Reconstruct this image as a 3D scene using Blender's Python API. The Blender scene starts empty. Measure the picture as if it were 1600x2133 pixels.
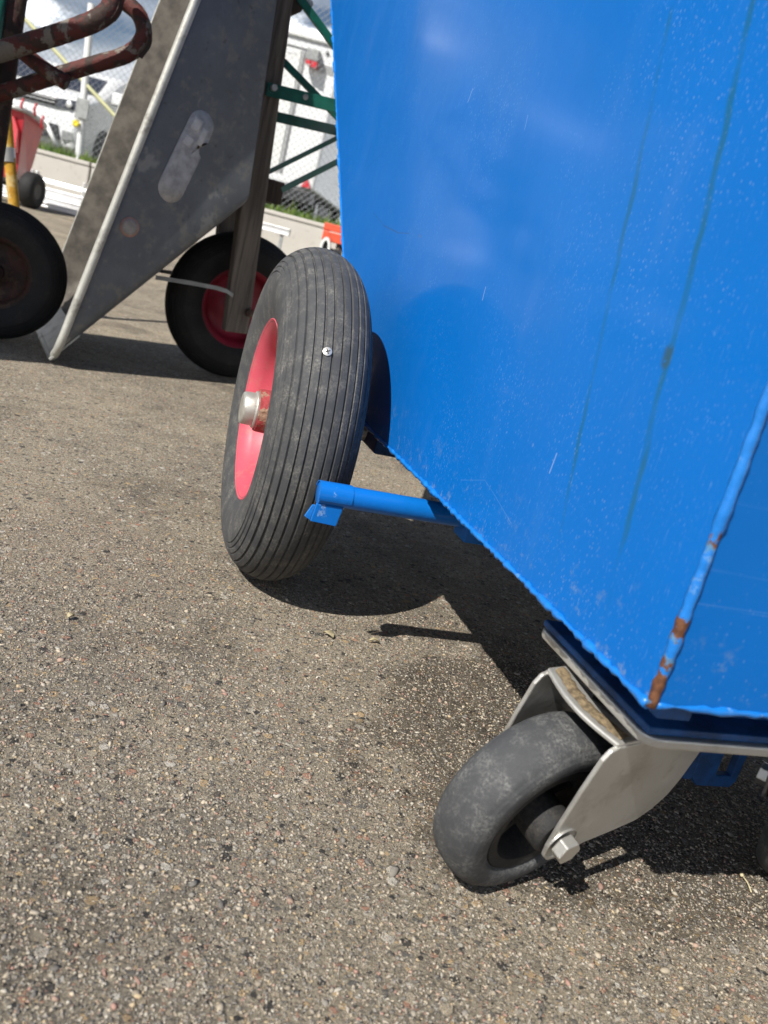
import bpy, bmesh, math, random
import numpy as np
from mathutils import Vector, Matrix
random.seed(7); rng = np.random.default_rng(11)
sc = bpy.context.scene
COL = sc.collection
R = math.radians

# ------------------------------------------------------------------ camera, sky, sun, exposure
PW, PH = 1600, 2133                 # photograph size
FPX, PITCH, ROLL, CAMH = 1738.5, 0.27131, 0.25720, 0.39122
def cam_axes():
    c, s = math.cos(PITCH), math.sin(PITCH)
    F = np.array([0, c, -s]); Rt = np.array([1., 0, 0]); U = np.array([0, s, c])
    cr, sr = math.cos(ROLL), math.sin(ROLL)
    return F, cr*Rt + sr*U, -sr*Rt + cr*U
CF, CR, CU = cam_axes()
CAMP = np.array([0, 0, CAMH])
cd = bpy.data.cameras.new('camera'); cam = bpy.data.objects.new('camera', cd); COL.objects.link(cam)
M = Matrix(((CR[0], CU[0], -CF[0], 0), (CR[1], CU[1], -CF[1], 0), (CR[2], CU[2], -CF[2], CAMH), (0, 0, 0, 1)))
cam.matrix_world = M
cd.sensor_fit = 'HORIZONTAL'; cd.sensor_width = 36.0; cd.lens = 36.0*FPX/PW
cd.clip_start = 0.02; cd.clip_end = 3000
cd.dof.use_dof = True; cd.dof.focus_distance = 0.82; cd.dof.aperture_fstop = 14.0
sc.camera = cam

SUN = Vector((-0.40582, -0.57375, 0.71142)).normalized()      # direction towards the sun
wd = bpy.data.worlds.new('World'); sc.world = wd; wd.use_nodes = True
wn = wd.node_tree; wn.nodes.clear()
w_out = wn.nodes.new('ShaderNodeOutputWorld'); w_bg = wn.nodes.new('ShaderNodeBackground')
sky = wn.nodes.new('ShaderNodeTexSky'); sky.sky_type = 'NISHITA'; sky.sun_disc = False
sky.sun_elevation = math.asin(SUN.z); sky.sun_rotation = math.atan2(SUN.x, SUN.y)
sky.air_density = 0.8; sky.dust_density = 0.6; sky.ozone_density = 1.5
tc = wn.nodes.new('ShaderNodeTexCoord'); mp = wn.nodes.new('ShaderNodeMapping'); mp.inputs['Scale'].default_value = (1, 1, 2.6); mp.inputs['Location'].default_value = (3, 1, 0)
nz = wn.nodes.new('ShaderNodeTexNoise'); nz.inputs['Scale'].default_value = 3.6; nz.inputs['Detail'].default_value = 7; nz.inputs['Roughness'].default_value = .58
nz.inputs['Distortion'].default_value = .35
rp = wn.nodes.new('ShaderNodeValToRGB'); rp.color_ramp.elements[0].position = .44; rp.color_ramp.elements[1].position = .66
rp.color_ramp.elements[0].color = (0, 0, 0, 1); rp.color_ramp.elements[1].color = (1, 1, 1, 1)
nz2 = wn.nodes.new('ShaderNodeTexNoise'); nz2.inputs['Scale'].default_value = 7; nz2.inputs['Detail'].default_value = 5
rp2 = wn.nodes.new('ShaderNodeValToRGB'); rp2.color_ramp.elements[0].color = (8.6, 9.6, 11.2, 1); rp2.color_ramp.elements[1].color = (14.5, 14.8, 15.2, 1)
rp2.color_ramp.elements[0].position = .35; rp2.color_ramp.elements[1].position = .58
e3 = rp2.color_ramp.elements.new(.74); e3.color = (190, 190, 190, 1)
mx = wn.nodes.new('ShaderNodeMix'); mx.data_type = 'RGBA'
wl = wn.links.new
wl(tc.outputs['Generated'], mp.inputs['Vector']); wl(mp.outputs[0], nz.inputs['Vector']); wl(mp.outputs[0], nz2.inputs['Vector'])
wl(nz2.outputs['Fac'], rp2.inputs['Fac'])
sx = wn.nodes.new('ShaderNodeSeparateXYZ'); wl(tc.outputs['Generated'], sx.inputs[0])
mr = wn.nodes.new('ShaderNodeMapRange'); wl(sx.outputs[2], mr.inputs[0]); mr.inputs[1].default_value = 0.0; mr.inputs[2].default_value = .9; mr.inputs[3].default_value = .17; mr.inputs[4].default_value = -.36
ad = wn.nodes.new('ShaderNodeMath'); ad.operation = 'ADD'; wl(nz.outputs['Fac'], ad.inputs[0]); wl(mr.outputs[0], ad.inputs[1]); wl(ad.outputs[0], rp.inputs['Fac'])
wl(rp.outputs['Color'], mx.inputs[0]); wl(sky.outputs[0], mx.inputs[6]); wl(rp2.outputs['Color'], mx.inputs[7])
wl(mx.outputs[2], w_bg.inputs['Color']); w_bg.inputs['Strength'].default_value = 0.05
wl(w_bg.outputs[0], w_out.inputs['Surface'])

sl = bpy.data.lights.new('sun', 'SUN'); sl.energy = 5.0; sl.angle = R(0.53); sl.color = (1.0, .96, .89)
sun = bpy.data.objects.new('sun', sl); COL.objects.link(sun)
sun.rotation_euler = SUN.to_track_quat('Z', 'Y').to_euler(); sun.location = (-3, -4, 6)
sc.view_settings.view_transform = 'Standard'; sc.view_settings.look = 'None'
sc.view_settings.gamma = 1.0; sc.view_settings.exposure = 0.38; sc.view_settings.use_curve_mapping = False
sc.render.engine = 'CYCLES'; sc.cycles.use_denoising = True
sc.cycles.max_bounces = 6; sc.cycles.diffuse_bounces = 1; sc.cycles.glossy_bounces = 3

# ------------------------------------------------------------------ pixel -> place
def ray(x, y): return CF + (x-PW/2)/FPX*CR - (y-PH/2)/FPX*CU
def at_y(x, y, Y):                       # where the pixel's ray meets the vertical plane y = Y
    v = ray(x, y); return CAMP + v*(Y/v[1])
def at_z(x, y, Z=0.):
    v = ray(x, y); return CAMP + v*((Z-CAMH)/v[2])
def gz(y): return 0.02*max(0., y-3.0)    # the yard rises very gently behind the carts

# ------------------------------------------------------------------ node helpers
class NT:
    def __init__(s, name):
        s.m = bpy.data.materials.new(name); s.m.use_nodes = True
        s.t = s.m.node_tree; s.t.nodes.clear()
        s.out = s.t.nodes.new('ShaderNodeOutputMaterial'); s.p = s.t.nodes.new('ShaderNodeBsdfPrincipled')
        s.t.links.new(s.p.outputs[0], s.out.inputs[0])
        s.co = s.t.nodes.new('ShaderNodeTexCoord').outputs['Object']
    def set(s, sock, v):
        if hasattr(v, 'is_linked') or isinstance(v, bpy.types.NodeSocket): s.t.links.new(v, sock)
        else:
            if isinstance(v, (tuple, list)) and len(v) == 3 and sock.type == 'RGBA': v = (*v, 1)
            sock.default_value = v
    def math(s, op, a, b=None, clamp=False):
        n = s.t.nodes.new('ShaderNodeMath'); n.operation = op; n.use_clamp = clamp
        s.set(n.inputs[0], a)
        if b is not None: s.set(n.inputs[1], b)
        return n.outputs[0]
    def map(s, scale=(1, 1, 1), loc=(0, 0, 0), rot=(0, 0, 0), co=None):
        n = s.t.nodes.new('ShaderNodeMapping'); s.t.links.new(co or s.co, n.inputs[0])
        n.inputs['Scale'].default_value = scale; n.inputs['Location'].default_value = loc; n.inputs['Rotation'].default_value = rot
        return n.outputs[0]
    def noise(s, scale, detail=3, rough=.55, co=None, dist=0):
        n = s.t.nodes.new('ShaderNodeTexNoise'); s.t.links.new(co or s.co, n.inputs['Vector'])
        n.inputs['Scale'].default_value = scale; n.inputs['Detail'].default_value = detail; n.inputs['Roughness'].default_value = rough
        n.inputs['Distortion'].default_value = dist
        return n.outputs['Fac']
    def voro(s, scale, co=None, rnd=1.0, feature='F1'):
        n = s.t.nodes.new('ShaderNodeTexVoronoi'); s.t.links.new(co or s.co, n.inputs['Vector'])
        n.feature = feature
        n.inputs['Scale'].default_value = scale; n.inputs['Randomness'].default_value = rnd
        return n
    def ramp(s, fac, stops, const=False):
        n = s.t.nodes.new('ShaderNodeValToRGB'); cr = n.color_ramp
        if const: cr.interpolation = 'CONSTANT'
        while len(cr.elements) < len(stops): cr.elements.new(.5)
        for e, (p, c) in zip(cr.elements, stops):
            e.position = p; e.color = (c, c, c, 1) if not isinstance(c, tuple) else (*c, 1)
        s.set(n.inputs[0], fac); return n.outputs['Color']
    def mix(s, fac, a, b, mode='MIX'):
        n = s.t.nodes.new('ShaderNodeMix'); n.data_type = 'RGBA'; n.blend_type = mode
        s.set(n.inputs[0], fac); s.set(n.inputs[6], a); s.set(n.inputs[7], b); return n.outputs[2]
    def sep(s, v=None):
        n = s.t.nodes.new('ShaderNodeSeparateXYZ'); s.t.links.new(v or s.co, n.inputs[0]); return n.outputs
    def bump(s, h, strength=.3, dist=.002, nrm=None):
        n = s.t.nodes.new('ShaderNodeBump'); s.set(n.inputs['Height'], h)
        n.inputs['Strength'].default_value = strength; n.inputs['Distance'].default_value = dist
        if nrm is not None: s.t.links.new(nrm, n.inputs['Normal'])
        s.t.links.new(n.outputs[0], s.p.inputs['Normal']); return n.outputs[0]
    def fin(s, color=None, rough=None, metal=None, coat=None, coat_r=None, spec=None):
        for k, v in (('Base Color', color), ('Roughness', rough), ('Metallic', metal), ('Coat Weight', coat), ('Coat Roughness', coat_r), ('Specular IOR Level', spec)):
            if v is not None: s.set(s.p.inputs[k], v)
        return s.m
    def sstep(s, x, lo, hi):
        n = s.t.nodes.new('ShaderNodeMapRange'); n.interpolation_type = 'SMOOTHSTEP'; s.set(n.inputs[0], x)
        n.inputs[1].default_value = lo; n.inputs[2].default_value = hi; return n.outputs[0]
    def seg(s, S, Z, p0, p1, w):           # 1 near the line p0-p1 (in the panel's own plane), 0 away from it
        dx, dz = p1[0]-p0[0], p1[1]-p0[1]; l2 = dx*dx+dz*dz
        t = s.math('ADD', s.math('MULTIPLY', s.math('SUBTRACT', S, p0[0]), dx/l2), s.math('MULTIPLY', s.math('SUBTRACT', Z, p0[1]), dz/l2), True)
        ex = s.math('SUBTRACT', s.math('SUBTRACT', S, p0[0]), s.math('MULTIPLY', t, dx))
        ez = s.math('SUBTRACT', s.math('SUBTRACT', Z, p0[1]), s.math('MULTIPLY', t, dz))
        d = s.math('SQRT', s.math('ADD', s.math('MULTIPLY', ex, ex), s.math('MULTIPLY', ez, ez)))
        return s.sstep(d, w, w*.3)

BLUE = (.006, .150, .640)
def m_panel():
    n = NT('blue_panel_paint'); o = n.sep(); S, Z = o[1], o[2]
    c = n.mix(n.noise(3, 5, .6), (.001, .115, .430), (.003, .138, .495))
    # fine dust specks and short vertical dust streaks
    v = n.voro(330, n.map((1, 1, .7)))
    pick = n.sstep(n.sep(v.outputs['Color'])[0], .40, .75)
    patch = n.sstep(n.noise(6, 6, .7), .42, .68)
    spk = n.math('MULTIPLY', n.math('MULTIPLY', n.sstep(v.outputs['Distance'], .30, .12), pick), patch)
    st = n.math('MULTIPLY', n.sstep(n.noise(1, 5, .75, n.map((1, 520, 90))), .58, .74), n.sstep(n.noise(5, 3), .38, .60))
    c = n.mix(n.math('MULTIPLY', spk, .24), c, (.36, .50, .72))
    c = n.mix(n.math('MULTIPLY', st, .26), c, (.34, .52, .80))
    big = n.voro(34, n.map((1, 1, .8)))
    bs = n.math('MULTIPLY', n.sstep(big.outputs['Distance'], .060, .02), n.sstep(n.sep(big.outputs['Color'])[1], .45, .55))
    c = n.mix(n.math('MULTIPLY', n.math('MULTIPLY', bs, n.sstep(n.noise(5, 5, .7, n.map(loc=(7, 3, 2))), .45, .62)), .25), c, (.45, .52, .65))
    # two long run stains
    wob = n.math('MULTIPLY', n.math('SUBTRACT', n.noise(16, 3), .5), .012)
    for (s0, m, w, z0, z1, k) in ((-.569, .195, .0032, .215, .595, .52), (-.633, .160, .0038, .212, .80, .58)):
        line = n.math('ADD', n.math('ADD', n.math('MULTIPLY', Z, m), s0), wob)
        d = n.math('ABSOLUTE', n.math('SUBTRACT', S, line))
        a = n.sstep(d, w, w*.35)
        a = n.math('MULTIPLY', a, n.math('MULTIPLY', n.sstep(Z, z0, z0+.10), n.sstep(Z, z1, z1-.015)))
        a = n.math('MULTIPLY', a, n.sstep(n.noise(1, 3, .6, n.map((1, 30, 14))), .28, .60))
        c = n.mix(n.math('MULTIPLY', a, k), c, (.012, .095, .110))
    bl = n.math('MULTIPLY', n.seg(S, Z, (-.5695, .389), (-.570, .383), .0062), n.sstep(n.noise(160, 4, .7), .36, .50))
    c = n.mix(n.math('MULTIPLY', bl, .75), c, (.03, .075, .09))
    # scratches: pale ones in the topcoat, dark ones through to the steel
    for p0, p1, w, col, k in (((-.1038, .5855), (-.0991, .5737), .0016, (.6, .7, .85), .7), ((-.2788, .4007), (-.2793, .3894), .0014, (.6, .7, .85), .8),
                              ((-.4842, .3041), (-.4827, .2897), .0016, (.6, .7, .85), .7), ((-.2673, .5444), (-.2687, .5328), .001, (.6, .7, .85), .6),
                              ((-.3414, .2403), (-.387, .2545), .0007, (.3, .5, .75), .3), ((-.387, .2545), (-.4109, .250), .0007, (.3, .5, .75), .3), ((-.4109, .250), (-.4511, .2405), .0007, (.35, .5, .75), .4),
                              ((.1841, .4629), (.1128, .4469), .0012, (.03, .05, .06), .55), ((.1128, .4469), (.0381, .4396), .0015, (.05, .04, .02), .8), ((.0381, .4396), (-.0064, .4402), .0012, (.05, .05, .03), .7),
                              ((-.049, .4392), (-.054, .4372), .003, (.16, .12, .05), .7), ((.2928, .5561), (.2992, .5216), .0012, (.02, .05, .08), .6), ((.2992, .5216), (.2118, .5427), .001, (.02, .05, .08), .6),
                              ((.7021, .8353), (.6361, .6888), .0016, (.02, .05, .10), .7), ((.1945, .7295), (.1567, .6548), .0012, (.02, .06, .16), .6)):
        c = n.mix(n.math('MULTIPLY', n.seg(S, Z, p0, p1, w*.65), k*(.34 if col[0] > .2 else .6)), c, col)
    haze = n.math('MULTIPLY', n.sstep(n.noise(1, 5, .65, n.map((1, 14, 4.5), loc=(0, 2, 1))), .52, .80), .05)
    c = n.mix(haze, c, (.30, .40, .55))
    low = n.math('MULTIPLY', n.sstep(n.noise(45, 6, .75), .54, .70), n.sstep(Z, .275, .215))
    c = n.mix(n.math('MULTIPLY', low, .5), c, (.24, .30, .32))
    h = n.math('ADD', n.math('MULTIPLY', n.noise(2.6, 2), 7.0), n.math('MULTIPLY', n.noise(190, 2), .07))
    n.bump(h, .35, .004)
    return n.fin(c, n.math('ADD', n.math('MULTIPLY', n.noise(40, 4), .18), .38), 0, .30, .135, .05)
def m_blue(name='blue_paint', worn=.0):
    n = NT(name)
    c = n.mix(n.noise(8, 3), (.002, .122, .45), (.004, .145, .52))
    f = n.sstep(n.noise(55, 5, .65), .70-worn, .78-worn)
    c = n.mix(n.math('MULTIPLY', f, .6), c, (.30, .42, .58))
    n.bump(n.noise(120, 3), .25, .001)
    return n.fin(c, .36, 0, .25, .12, .25)
def m_weld(name, rust_lo, rust_hi, base=.60, spots=None):
    """Painted weld bead: paint broken by rust, more of it towards the foot of the seam."""
    n = NT(name); o = n.sep()
    c = n.mix(n.noise(60, 3), (.003, .140, .50), (.010, .190, .60))
    nz_ = n.noise(38, 4, .6)
    th = n.math('MULTIPLY', n.sstep(o[2], rust_hi, rust_lo), .26)
    if spots:
        add = None
        wz = n.math('ADD', o[2], n.math('MULTIPLY', n.math('SUBTRACT', n.noise(110, 5, .7), .5), .030))
        for z0, z1 in spots:
            w_ = n.math('MULTIPLY', n.sstep(wz, z0-.001, z0+.001), n.sstep(wz, z1+.001, z1-.001)); add = w_ if add is None else n.math('MAXIMUM', add, w_)
        th = n.math('MULTIPLY', add, .30)
    f = n.sstep(n.math('ADD', nz_, th), base, base+.05)
    rc = n.ramp(n.noise(190, 4, .7), [(.3, (.045, .017, .010)), (.5, (.120, .043, .017)), (.75, (.20, .095, .042))])
    ed = n.math('MULTIPLY', n.sstep(n.math('ADD', nz_, th), base-.035, base), .55)
    c = n.mix(n.math('MULTIPLY', n.sstep(n.noise(75, 5, .7, n.map(loc=(1, 1, 5))), .60, .66), .45), c, (.22, .38, .58)); c = n.mix(ed, c, (.13, .24, .24)); c = n.mix(f, c, rc)
    n.bump(n.noise(140, 4), .6, .0016)
    return n.fin(c, n.math('ADD', n.math('MULTIPLY', f, .4), .35), 0, .2, .2)
def m_rubber(name, base=(.030, .031, .033), dust=(.22, .195, .15), amt=.5, rscale=1.):
    n = NT(name)
    d = n.noise(26*rscale, 5, .65); d2 = n.noise(210*rscale, 4, .7)
    f = n.math('MULTIPLY', n.sstep(d, .38, .75), n.sstep(d2, .35, .7))
    c = n.mix(n.math('MULTIPLY', f, amt), base, dust)
    c = n.mix(n.math('MULTIPLY', n.sstep(n.noise(700*rscale, 2), .55, .8), amt*.5), c, (.12, .12, .115))
    cut = n.sstep(n.noise(60*rscale, 6, .8, n.map(loc=(2, 9, 4)), 2.5), .655, .70)
    c = n.mix(n.math('MULTIPLY', cut, .6), c, tuple(x*.35 for x in base))
    n.bump(n.math('ADD', n.math('SUBTRACT', d2, cut), n.math('MULTIPLY', n.noise(900, 2), .3)), .3, .001)
    return n.fin(c, .72, 0, spec=.35)
def m_metal(name, c0, c1, rough=.42, metal=.75, scale=30, dirt=None, dirt_amt=.5, bump=.15):
    n = NT(name); c = n.mix(n.noise(scale, 5, .65), c0, c1)
    if dirt: c = n.mix(n.math('MULTIPLY', n.sstep(n.noise(scale*.6, 6, .7), .48, .68), dirt_amt), c, dirt)
    n.bump(n.noise(scale*4, 4), bump, .001)
    return n.fin(c, n.math('ADD', n.math('MULTIPLY', n.noise(scale*2, 4), .25), rough-.1), metal)
def m_plain(name, c, rough=.5, metal=0, var=.25, scale=20, coat=0):
    n = NT(name); c2 = tuple(min(1, x*(1+var)) for x in c); c1 = tuple(x*(1-var) for x in c)
    col = n.mix(n.sstep(n.noise(scale, 5, .6), .3, .7), c1, c2); n.bump(n.noise(scale*5, 3), .12, .001)
    return n.fin(col, rough, metal, coat, .15)
def m_flaky(name, paint, rust, prim, sc_=22):
    n = NT(name); nn = n.noise(sc_, 6, .68)
    c = n.mix(n.sstep(nn, .47, .52), rust, paint); c = n.mix(n.sstep(n.noise(sc_*.8, 6, .65, n.map(loc=(3, 5, 1))), .53, .58), c, prim)
    c = n.mix(n.math('MULTIPLY', n.noise(sc_*6, 4), .5), c, (.03, .018, .012))
    n.bump(n.noise(sc_*3, 5), .7, .004)
    return n.fin(c, .75, 0)
def m_wood(name, c0, c1, axis=2):
    n = NT(name); sc3 = [60, 60, 60]; sc3[axis] = 3.0
    g = n.noise(1, 6, .65, n.map(tuple(sc3)), .6); s2 = [180, 180, 180]; s2[axis] = 5.
    c = n.mix(n.sstep(g, .3, .7), c0, c1); c = n.mix(n.math('MULTIPLY', n.sstep(n.noise(1, 4, .7, n.map(tuple(s2))), .55, .7), .7), c, tuple(x*.3 for x in c0))
    n.bump(g, .7, .004); return n.fin(c, .85)

MAT = dict(
    panel=m_panel(), blue=m_blue(), blue_worn=m_blue('blue_paint_worn', .10),
    weld=m_weld('painted_weld', .19, .21, .80), weld_rust=m_weld('rusty_corner_weld', .19, .36, .72, ((.349, .357), (.300, .309), (.252, .266), (.234, .244), (.200, .231))),
    tyre=m_rubber('tyre_rubber', (.052, .054, .058), (.27, .255, .22), .66, 1.9), tyre_black=m_rubber('tyre_black_rubber', (.012, .012, .013), (.09, .08, .065), .25),
    caster_rubber=m_rubber('caster_rubber', (.050, .052, .056), (.22, .22, .21), .85, 2.3), caster_hub=m_rubber('caster_hub_plastic', (.016, .016, .017), (.12, .105, .085), .45),
    zinc=m_metal('zinc_plated_steel', (.47, .465, .44), (.63, .62, .59), .42, .65, 26, (.27, .245, .20), .55, .3), bolt=m_metal('bolt_steel', (.55, .54, .50), (.72, .71, .67), .36, .8, 120),
    cap=m_metal('hub_cap_steel', (.48, .47, .43), (.64, .63, .58), .42, .7, 70, (.24, .17, .10), .6),
    grime=m_plain('dusty_grease', (.16, .12, .07), .9, 0, .5, 300),
)
def m_pink():
    n = NT('faded_red_rim_paint'); o = n.sep()
    c = n.mix(n.noise(14, 4), (.50, .055, .085), (.60, .105, .145))
    c = n.mix(n.math('MULTIPLY', n.sstep(n.noise(45, 6, .75), .50, .72), .45), c, (.42, .22, .17))
    c = n.mix(n.math('MULTIPLY', n.sstep(n.noise(130, 4, .7), .64, .70), .6), c, (.20, .07, .05))
    n.bump(n.noise(90, 3), .1, .001); return n.fin(c, .5, 0, .05, .3, .3)
MAT['pink'] = m_pink()
MAT['blue_shaded'] = m_plain('shaded_blue_underframe', (.004, .060, .210), .6, 0, .45, 40)  # container blue darkened, so the shade underneath is in the colour
MAT['hub_red'] = m_flaky('dusty_red_hub_paint', (.42, .045, .055), (.40, .05, .055), (.38, .24, .16), 60)
def m_galv():
    n = NT('galvanised_tub_sheet')
    c = n.mix(n.noise(11, 6, .65), (.072, .081, .095), (.165, .178, .197))
    c = n.mix(n.math('MULTIPLY', n.sstep(n.noise(26, 6, .7), .50, .66), .40), c, (.27, .245, .20))
    c = n.mix(n.math('MULTIPLY', n.sstep(n.noise(9, 4, .6, n.map(loc=(2, 1, 4))), .60, .66), .38), c, (.40, .385, .35))
    c = n.mix(n.math('MULTIPLY', n.sstep(n.noise(60, 5, .7), .60, .7), .6), c, (.06, .055, .05))
    n.bump(n.noise(40, 4), .3, .003); return n.fin(c, .55, .25)
MAT['galv'] = m_galv()
MAT['galv_rim'] = m_metal('galvanised_rolled_rim', (.34, .34, .31), (.56, .55, .50), .5, .35, 30, (.16, .14, .11), .75, .8)
MAT['crust'] = m_plain('cement_crust', (.090, .080, .068), .9, 0, .4, 24)
MAT['wood'] = m_wood('weathered_wood', (.085, .072, .062), (.205, .175, .150))
MAT['wood_dark'] = m_wood('dark_wood_block', (.03, .022, .018), (.07, .05, .04))
MAT['green'] = m_plain('green_enamel', (.008, .105, .075), .4, 0, .25, 30, .3)
MAT['rust_tube'] = m_flaky('flaking_red_tube', (.105, .016, .012), (.035, .016, .012), (.20, .18, .15), 26)  # flaking red, darkened to stand for shade on the hand truck tubes
MAT['rust_dark'] = m_flaky('dark_rusted_steel', (.06, .018, .014), (.03, .018, .014), (.09, .055, .035), 30)
MAT['red_rim'] = m_plain('dark_red_rim_paint', (.24, .010, .028), .5, 0, .2, 20)
MAT['yellow'] = m_flaky('worn_yellow_paint', (.62, .33, .02), (.55, .28, .015), (.66, .48, .18), 14)
MAT['red_bin'] = m_plain('red_plastic', (.42, .018, .030), .4, 0, .15, 8, .2)
MAT['grey_tube'] = m_metal('grey_steel_tube', (.34, .34, .33), (.5, .5, .48), .4, .5, 20)
MAT['alu'] = m_metal('bare_aluminium', (.72, .72, .72), (.85, .85, .85), .38, .55, 12)
MAT['white'] = m_plain('white_vehicle_paint', (.74, .75, .76), .35, 0, .04, 3, .4)
MAT['offwhite'] = m_plain('offwhite_panel', (.70, .71, .70), .5, 0, .05, 4)
MAT['dark'] = m_plain('dark_trim', (.022, .023, .026), .5, 0, .3, 30)
MAT['grey'] = m_plain('grey_trim', (.28, .29, .29), .5, 0, .2, 20)
MAT['redlamp'] = m_plain('red_lamp_lens', (.55, .02, .03), .2, 0, .1, 20, .5)
MAT['orange'] = m_plain('orange_paint', (.62, .085, .035), .45, 0, .2, 15, .2)
MAT['sticker'] = m_plain('faded_sticker', (.36, .36, .375), .6, 0, .25, 45)
MAT['sticker_hi'] = m_plain('faded_sticker_letter', (.50, .50, .51), .6, 0, .15, 45)
MAT['sticker_pink'] = m_plain('faded_pink_sticker', (.34, .20, .17), .7, 0, .2, 60)
MAT['sticker_grey'] = m_plain('bleached_sticker_centre', (.27, .25, .235), .7, 0, .2, 60)
MAT['rail_olive'] = m_plain('pale_olive_tube', (.50, .50, .28), .5, 0, .1, 10)
MAT['wire'] = m_metal('fence_wire', (.22, .23, .25), (.30, .31, .33), .5, .4, 10)
MAT['yellow_flower'] = m_plain('yellow_plastic', (.75, .60, .02), .5, 0, .1, 10)
MAT['straw'] = m_plain('dry_straw', (.50, .44, .27), .8, 0, .2, 200)
MAT['leaf'] = m_plain('dry_leaf', (.42, .36, .22), .8, 0, .3, 200)
def m_glass():
    n = NT('vehicle_glass'); return n.fin((.035, .04, .055), .04, 0, .6, .02)
MAT['glass'] = m_glass()
def m_conc():
    n = NT('concrete'); c = n.mix(n.noise(3, 6, .6), (.42, .40, .36), (.58, .55, .50))
    c = n.mix(n.math('MULTIPLY', n.sstep(n.noise(12, 5, .7), .55, .7), .4), c, (.30, .28, .25)); n.bump(n.noise(40, 5), .3, .004); return n.fin(c, .9)
MAT['concrete'] = m_conc()
def m_grass():
    n = NT('grass_blades'); return n.fin(n.mix(n.sstep(n.noise(5, 4), .35, .65), (.055, .13, .012), (.16, .22, .03)), .7)
MAT['grass'] = m_grass()
def m_ground():
    n = NT('worn_asphalt')
    macro = n.noise(2.3, 4, .6); mac2 = n.noise(7.5, 4, .6, n.map(loc=(4, 1, 0)))
    dust = n.sstep(n.math('ADD', n.math('MULTIPLY', macro, .6), n.math('MULTIPLY', mac2, .4)), .38, .62)
    c = n.mix(dust, (.372, .325, .254), (.585, .498, .366))
    c = n.mix(n.sstep(n.noise(330, 5, .8), .38, .60), n.mix(.72, c, (.062, .054, .046)), c)
    # grains: cells with their outline broken up by noise
    wn_ = n.t.nodes.new('ShaderNodeTexNoise'); n.t.links.new(n.co, wn_.inputs['Vector']); wn_.inputs['Scale'].default_value = 260; wn_.inputs['Detail'].default_value = 3
    vs = n.t.nodes.new('ShaderNodeVectorMath'); vs.operation = 'SCALE'; n.t.links.new(wn_.outputs['Color'], vs.inputs[0]); vs.inputs['Scale'].default_value = .0052
    va = n.t.nodes.new('ShaderNodeVectorMath'); n.t.links.new(n.co, va.inputs[0]); n.t.links.new(vs.outputs[0], va.inputs[1]); wco = va.outputs[0]
    pal = [(0, (.050, .050, .052)), (.15, (.19, .18, .165)), (.27, (.40, .345, .265)), (.42, (.55, .465, .345)), (.58, (.57, .51, .42)), (.70, (.52, .29, .205)), (.77, (.62, .44, .25)), (.86, (.74, .69, .60)), (.95, (.13, .115, .10))]
    h = None
    for scale, lo, hi, keep, k in ((400, .52, .36, .45, .9), (190, .48, .38, .52, .92), (95, .44, .36, .80, .88)):
        v = n.voro(scale, wco); r = n.sep(v.outputs['Color'])
        body = n.math('MULTIPLY', n.sstep(v.outputs['Distance'], lo, hi), n.sstep(r[1], keep, keep+.02))
        c = n.mix(n.math('MULTIPLY', body, k), c, n.ramp(r[0], pal, True))
        hh = n.math('MULTIPLY', n.math('MULTIPLY', body, n.math('SUBTRACT', 1.0, n.math('MULTIPLY', r[2], .5))), 190./scale*.8)
        h = hh if h is None else n.math('MAXIMUM', h, hh)
    h = n.math('ADD', h, n.math('MULTIPLY', n.noise(500, 5, .85), .8))
    c = n.mix(n.math('MULTIPLY', n.sstep(n.noise(24, 5, .7), .50, .70), .35), c, (.06, .055, .05))
    stain = n.math('MULTIPLY', n.sstep(n.noise(3.1, 5, .65, n.map(loc=(1.3, 7.7, 0))), .54, .62), .30)
    c = n.mix(stain, c, (.045, .038, .030))
    # damp, darker patch round the caster
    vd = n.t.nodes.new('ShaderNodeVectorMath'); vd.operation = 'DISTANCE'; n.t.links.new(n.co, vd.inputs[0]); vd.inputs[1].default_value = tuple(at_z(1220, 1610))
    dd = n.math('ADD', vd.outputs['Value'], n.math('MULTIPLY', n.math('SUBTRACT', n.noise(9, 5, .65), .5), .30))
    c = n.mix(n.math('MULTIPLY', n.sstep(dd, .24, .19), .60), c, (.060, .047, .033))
    n.bump(h, 1.0, .0048)
    return n.fin(c, .9, 0, spec=.2)
MAT['ground'] = m_ground()
def m_stone():
    n = NT('loose_grit'); a = n.t.nodes.new('ShaderNodeVertexColor'); a.layer_name = 'tone'
    c = n.mix(n.math('MULTIPLY', n.noise(900, 4, .7), .35), a.outputs['Color'], (.12, .11, .10)); n.bump(n.noise(900, 3), .4, .0006); return n.fin(c, .85, 0, spec=.3)
MAT['stone'] = m_stone()
def m_soil():
    n = NT('grassy_bank'); return n.fin(n.mix(n.noise(4, 5), (.06, .09, .025), (.13, .12, .06)), .95)
MAT['soil'] = m_soil()

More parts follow.
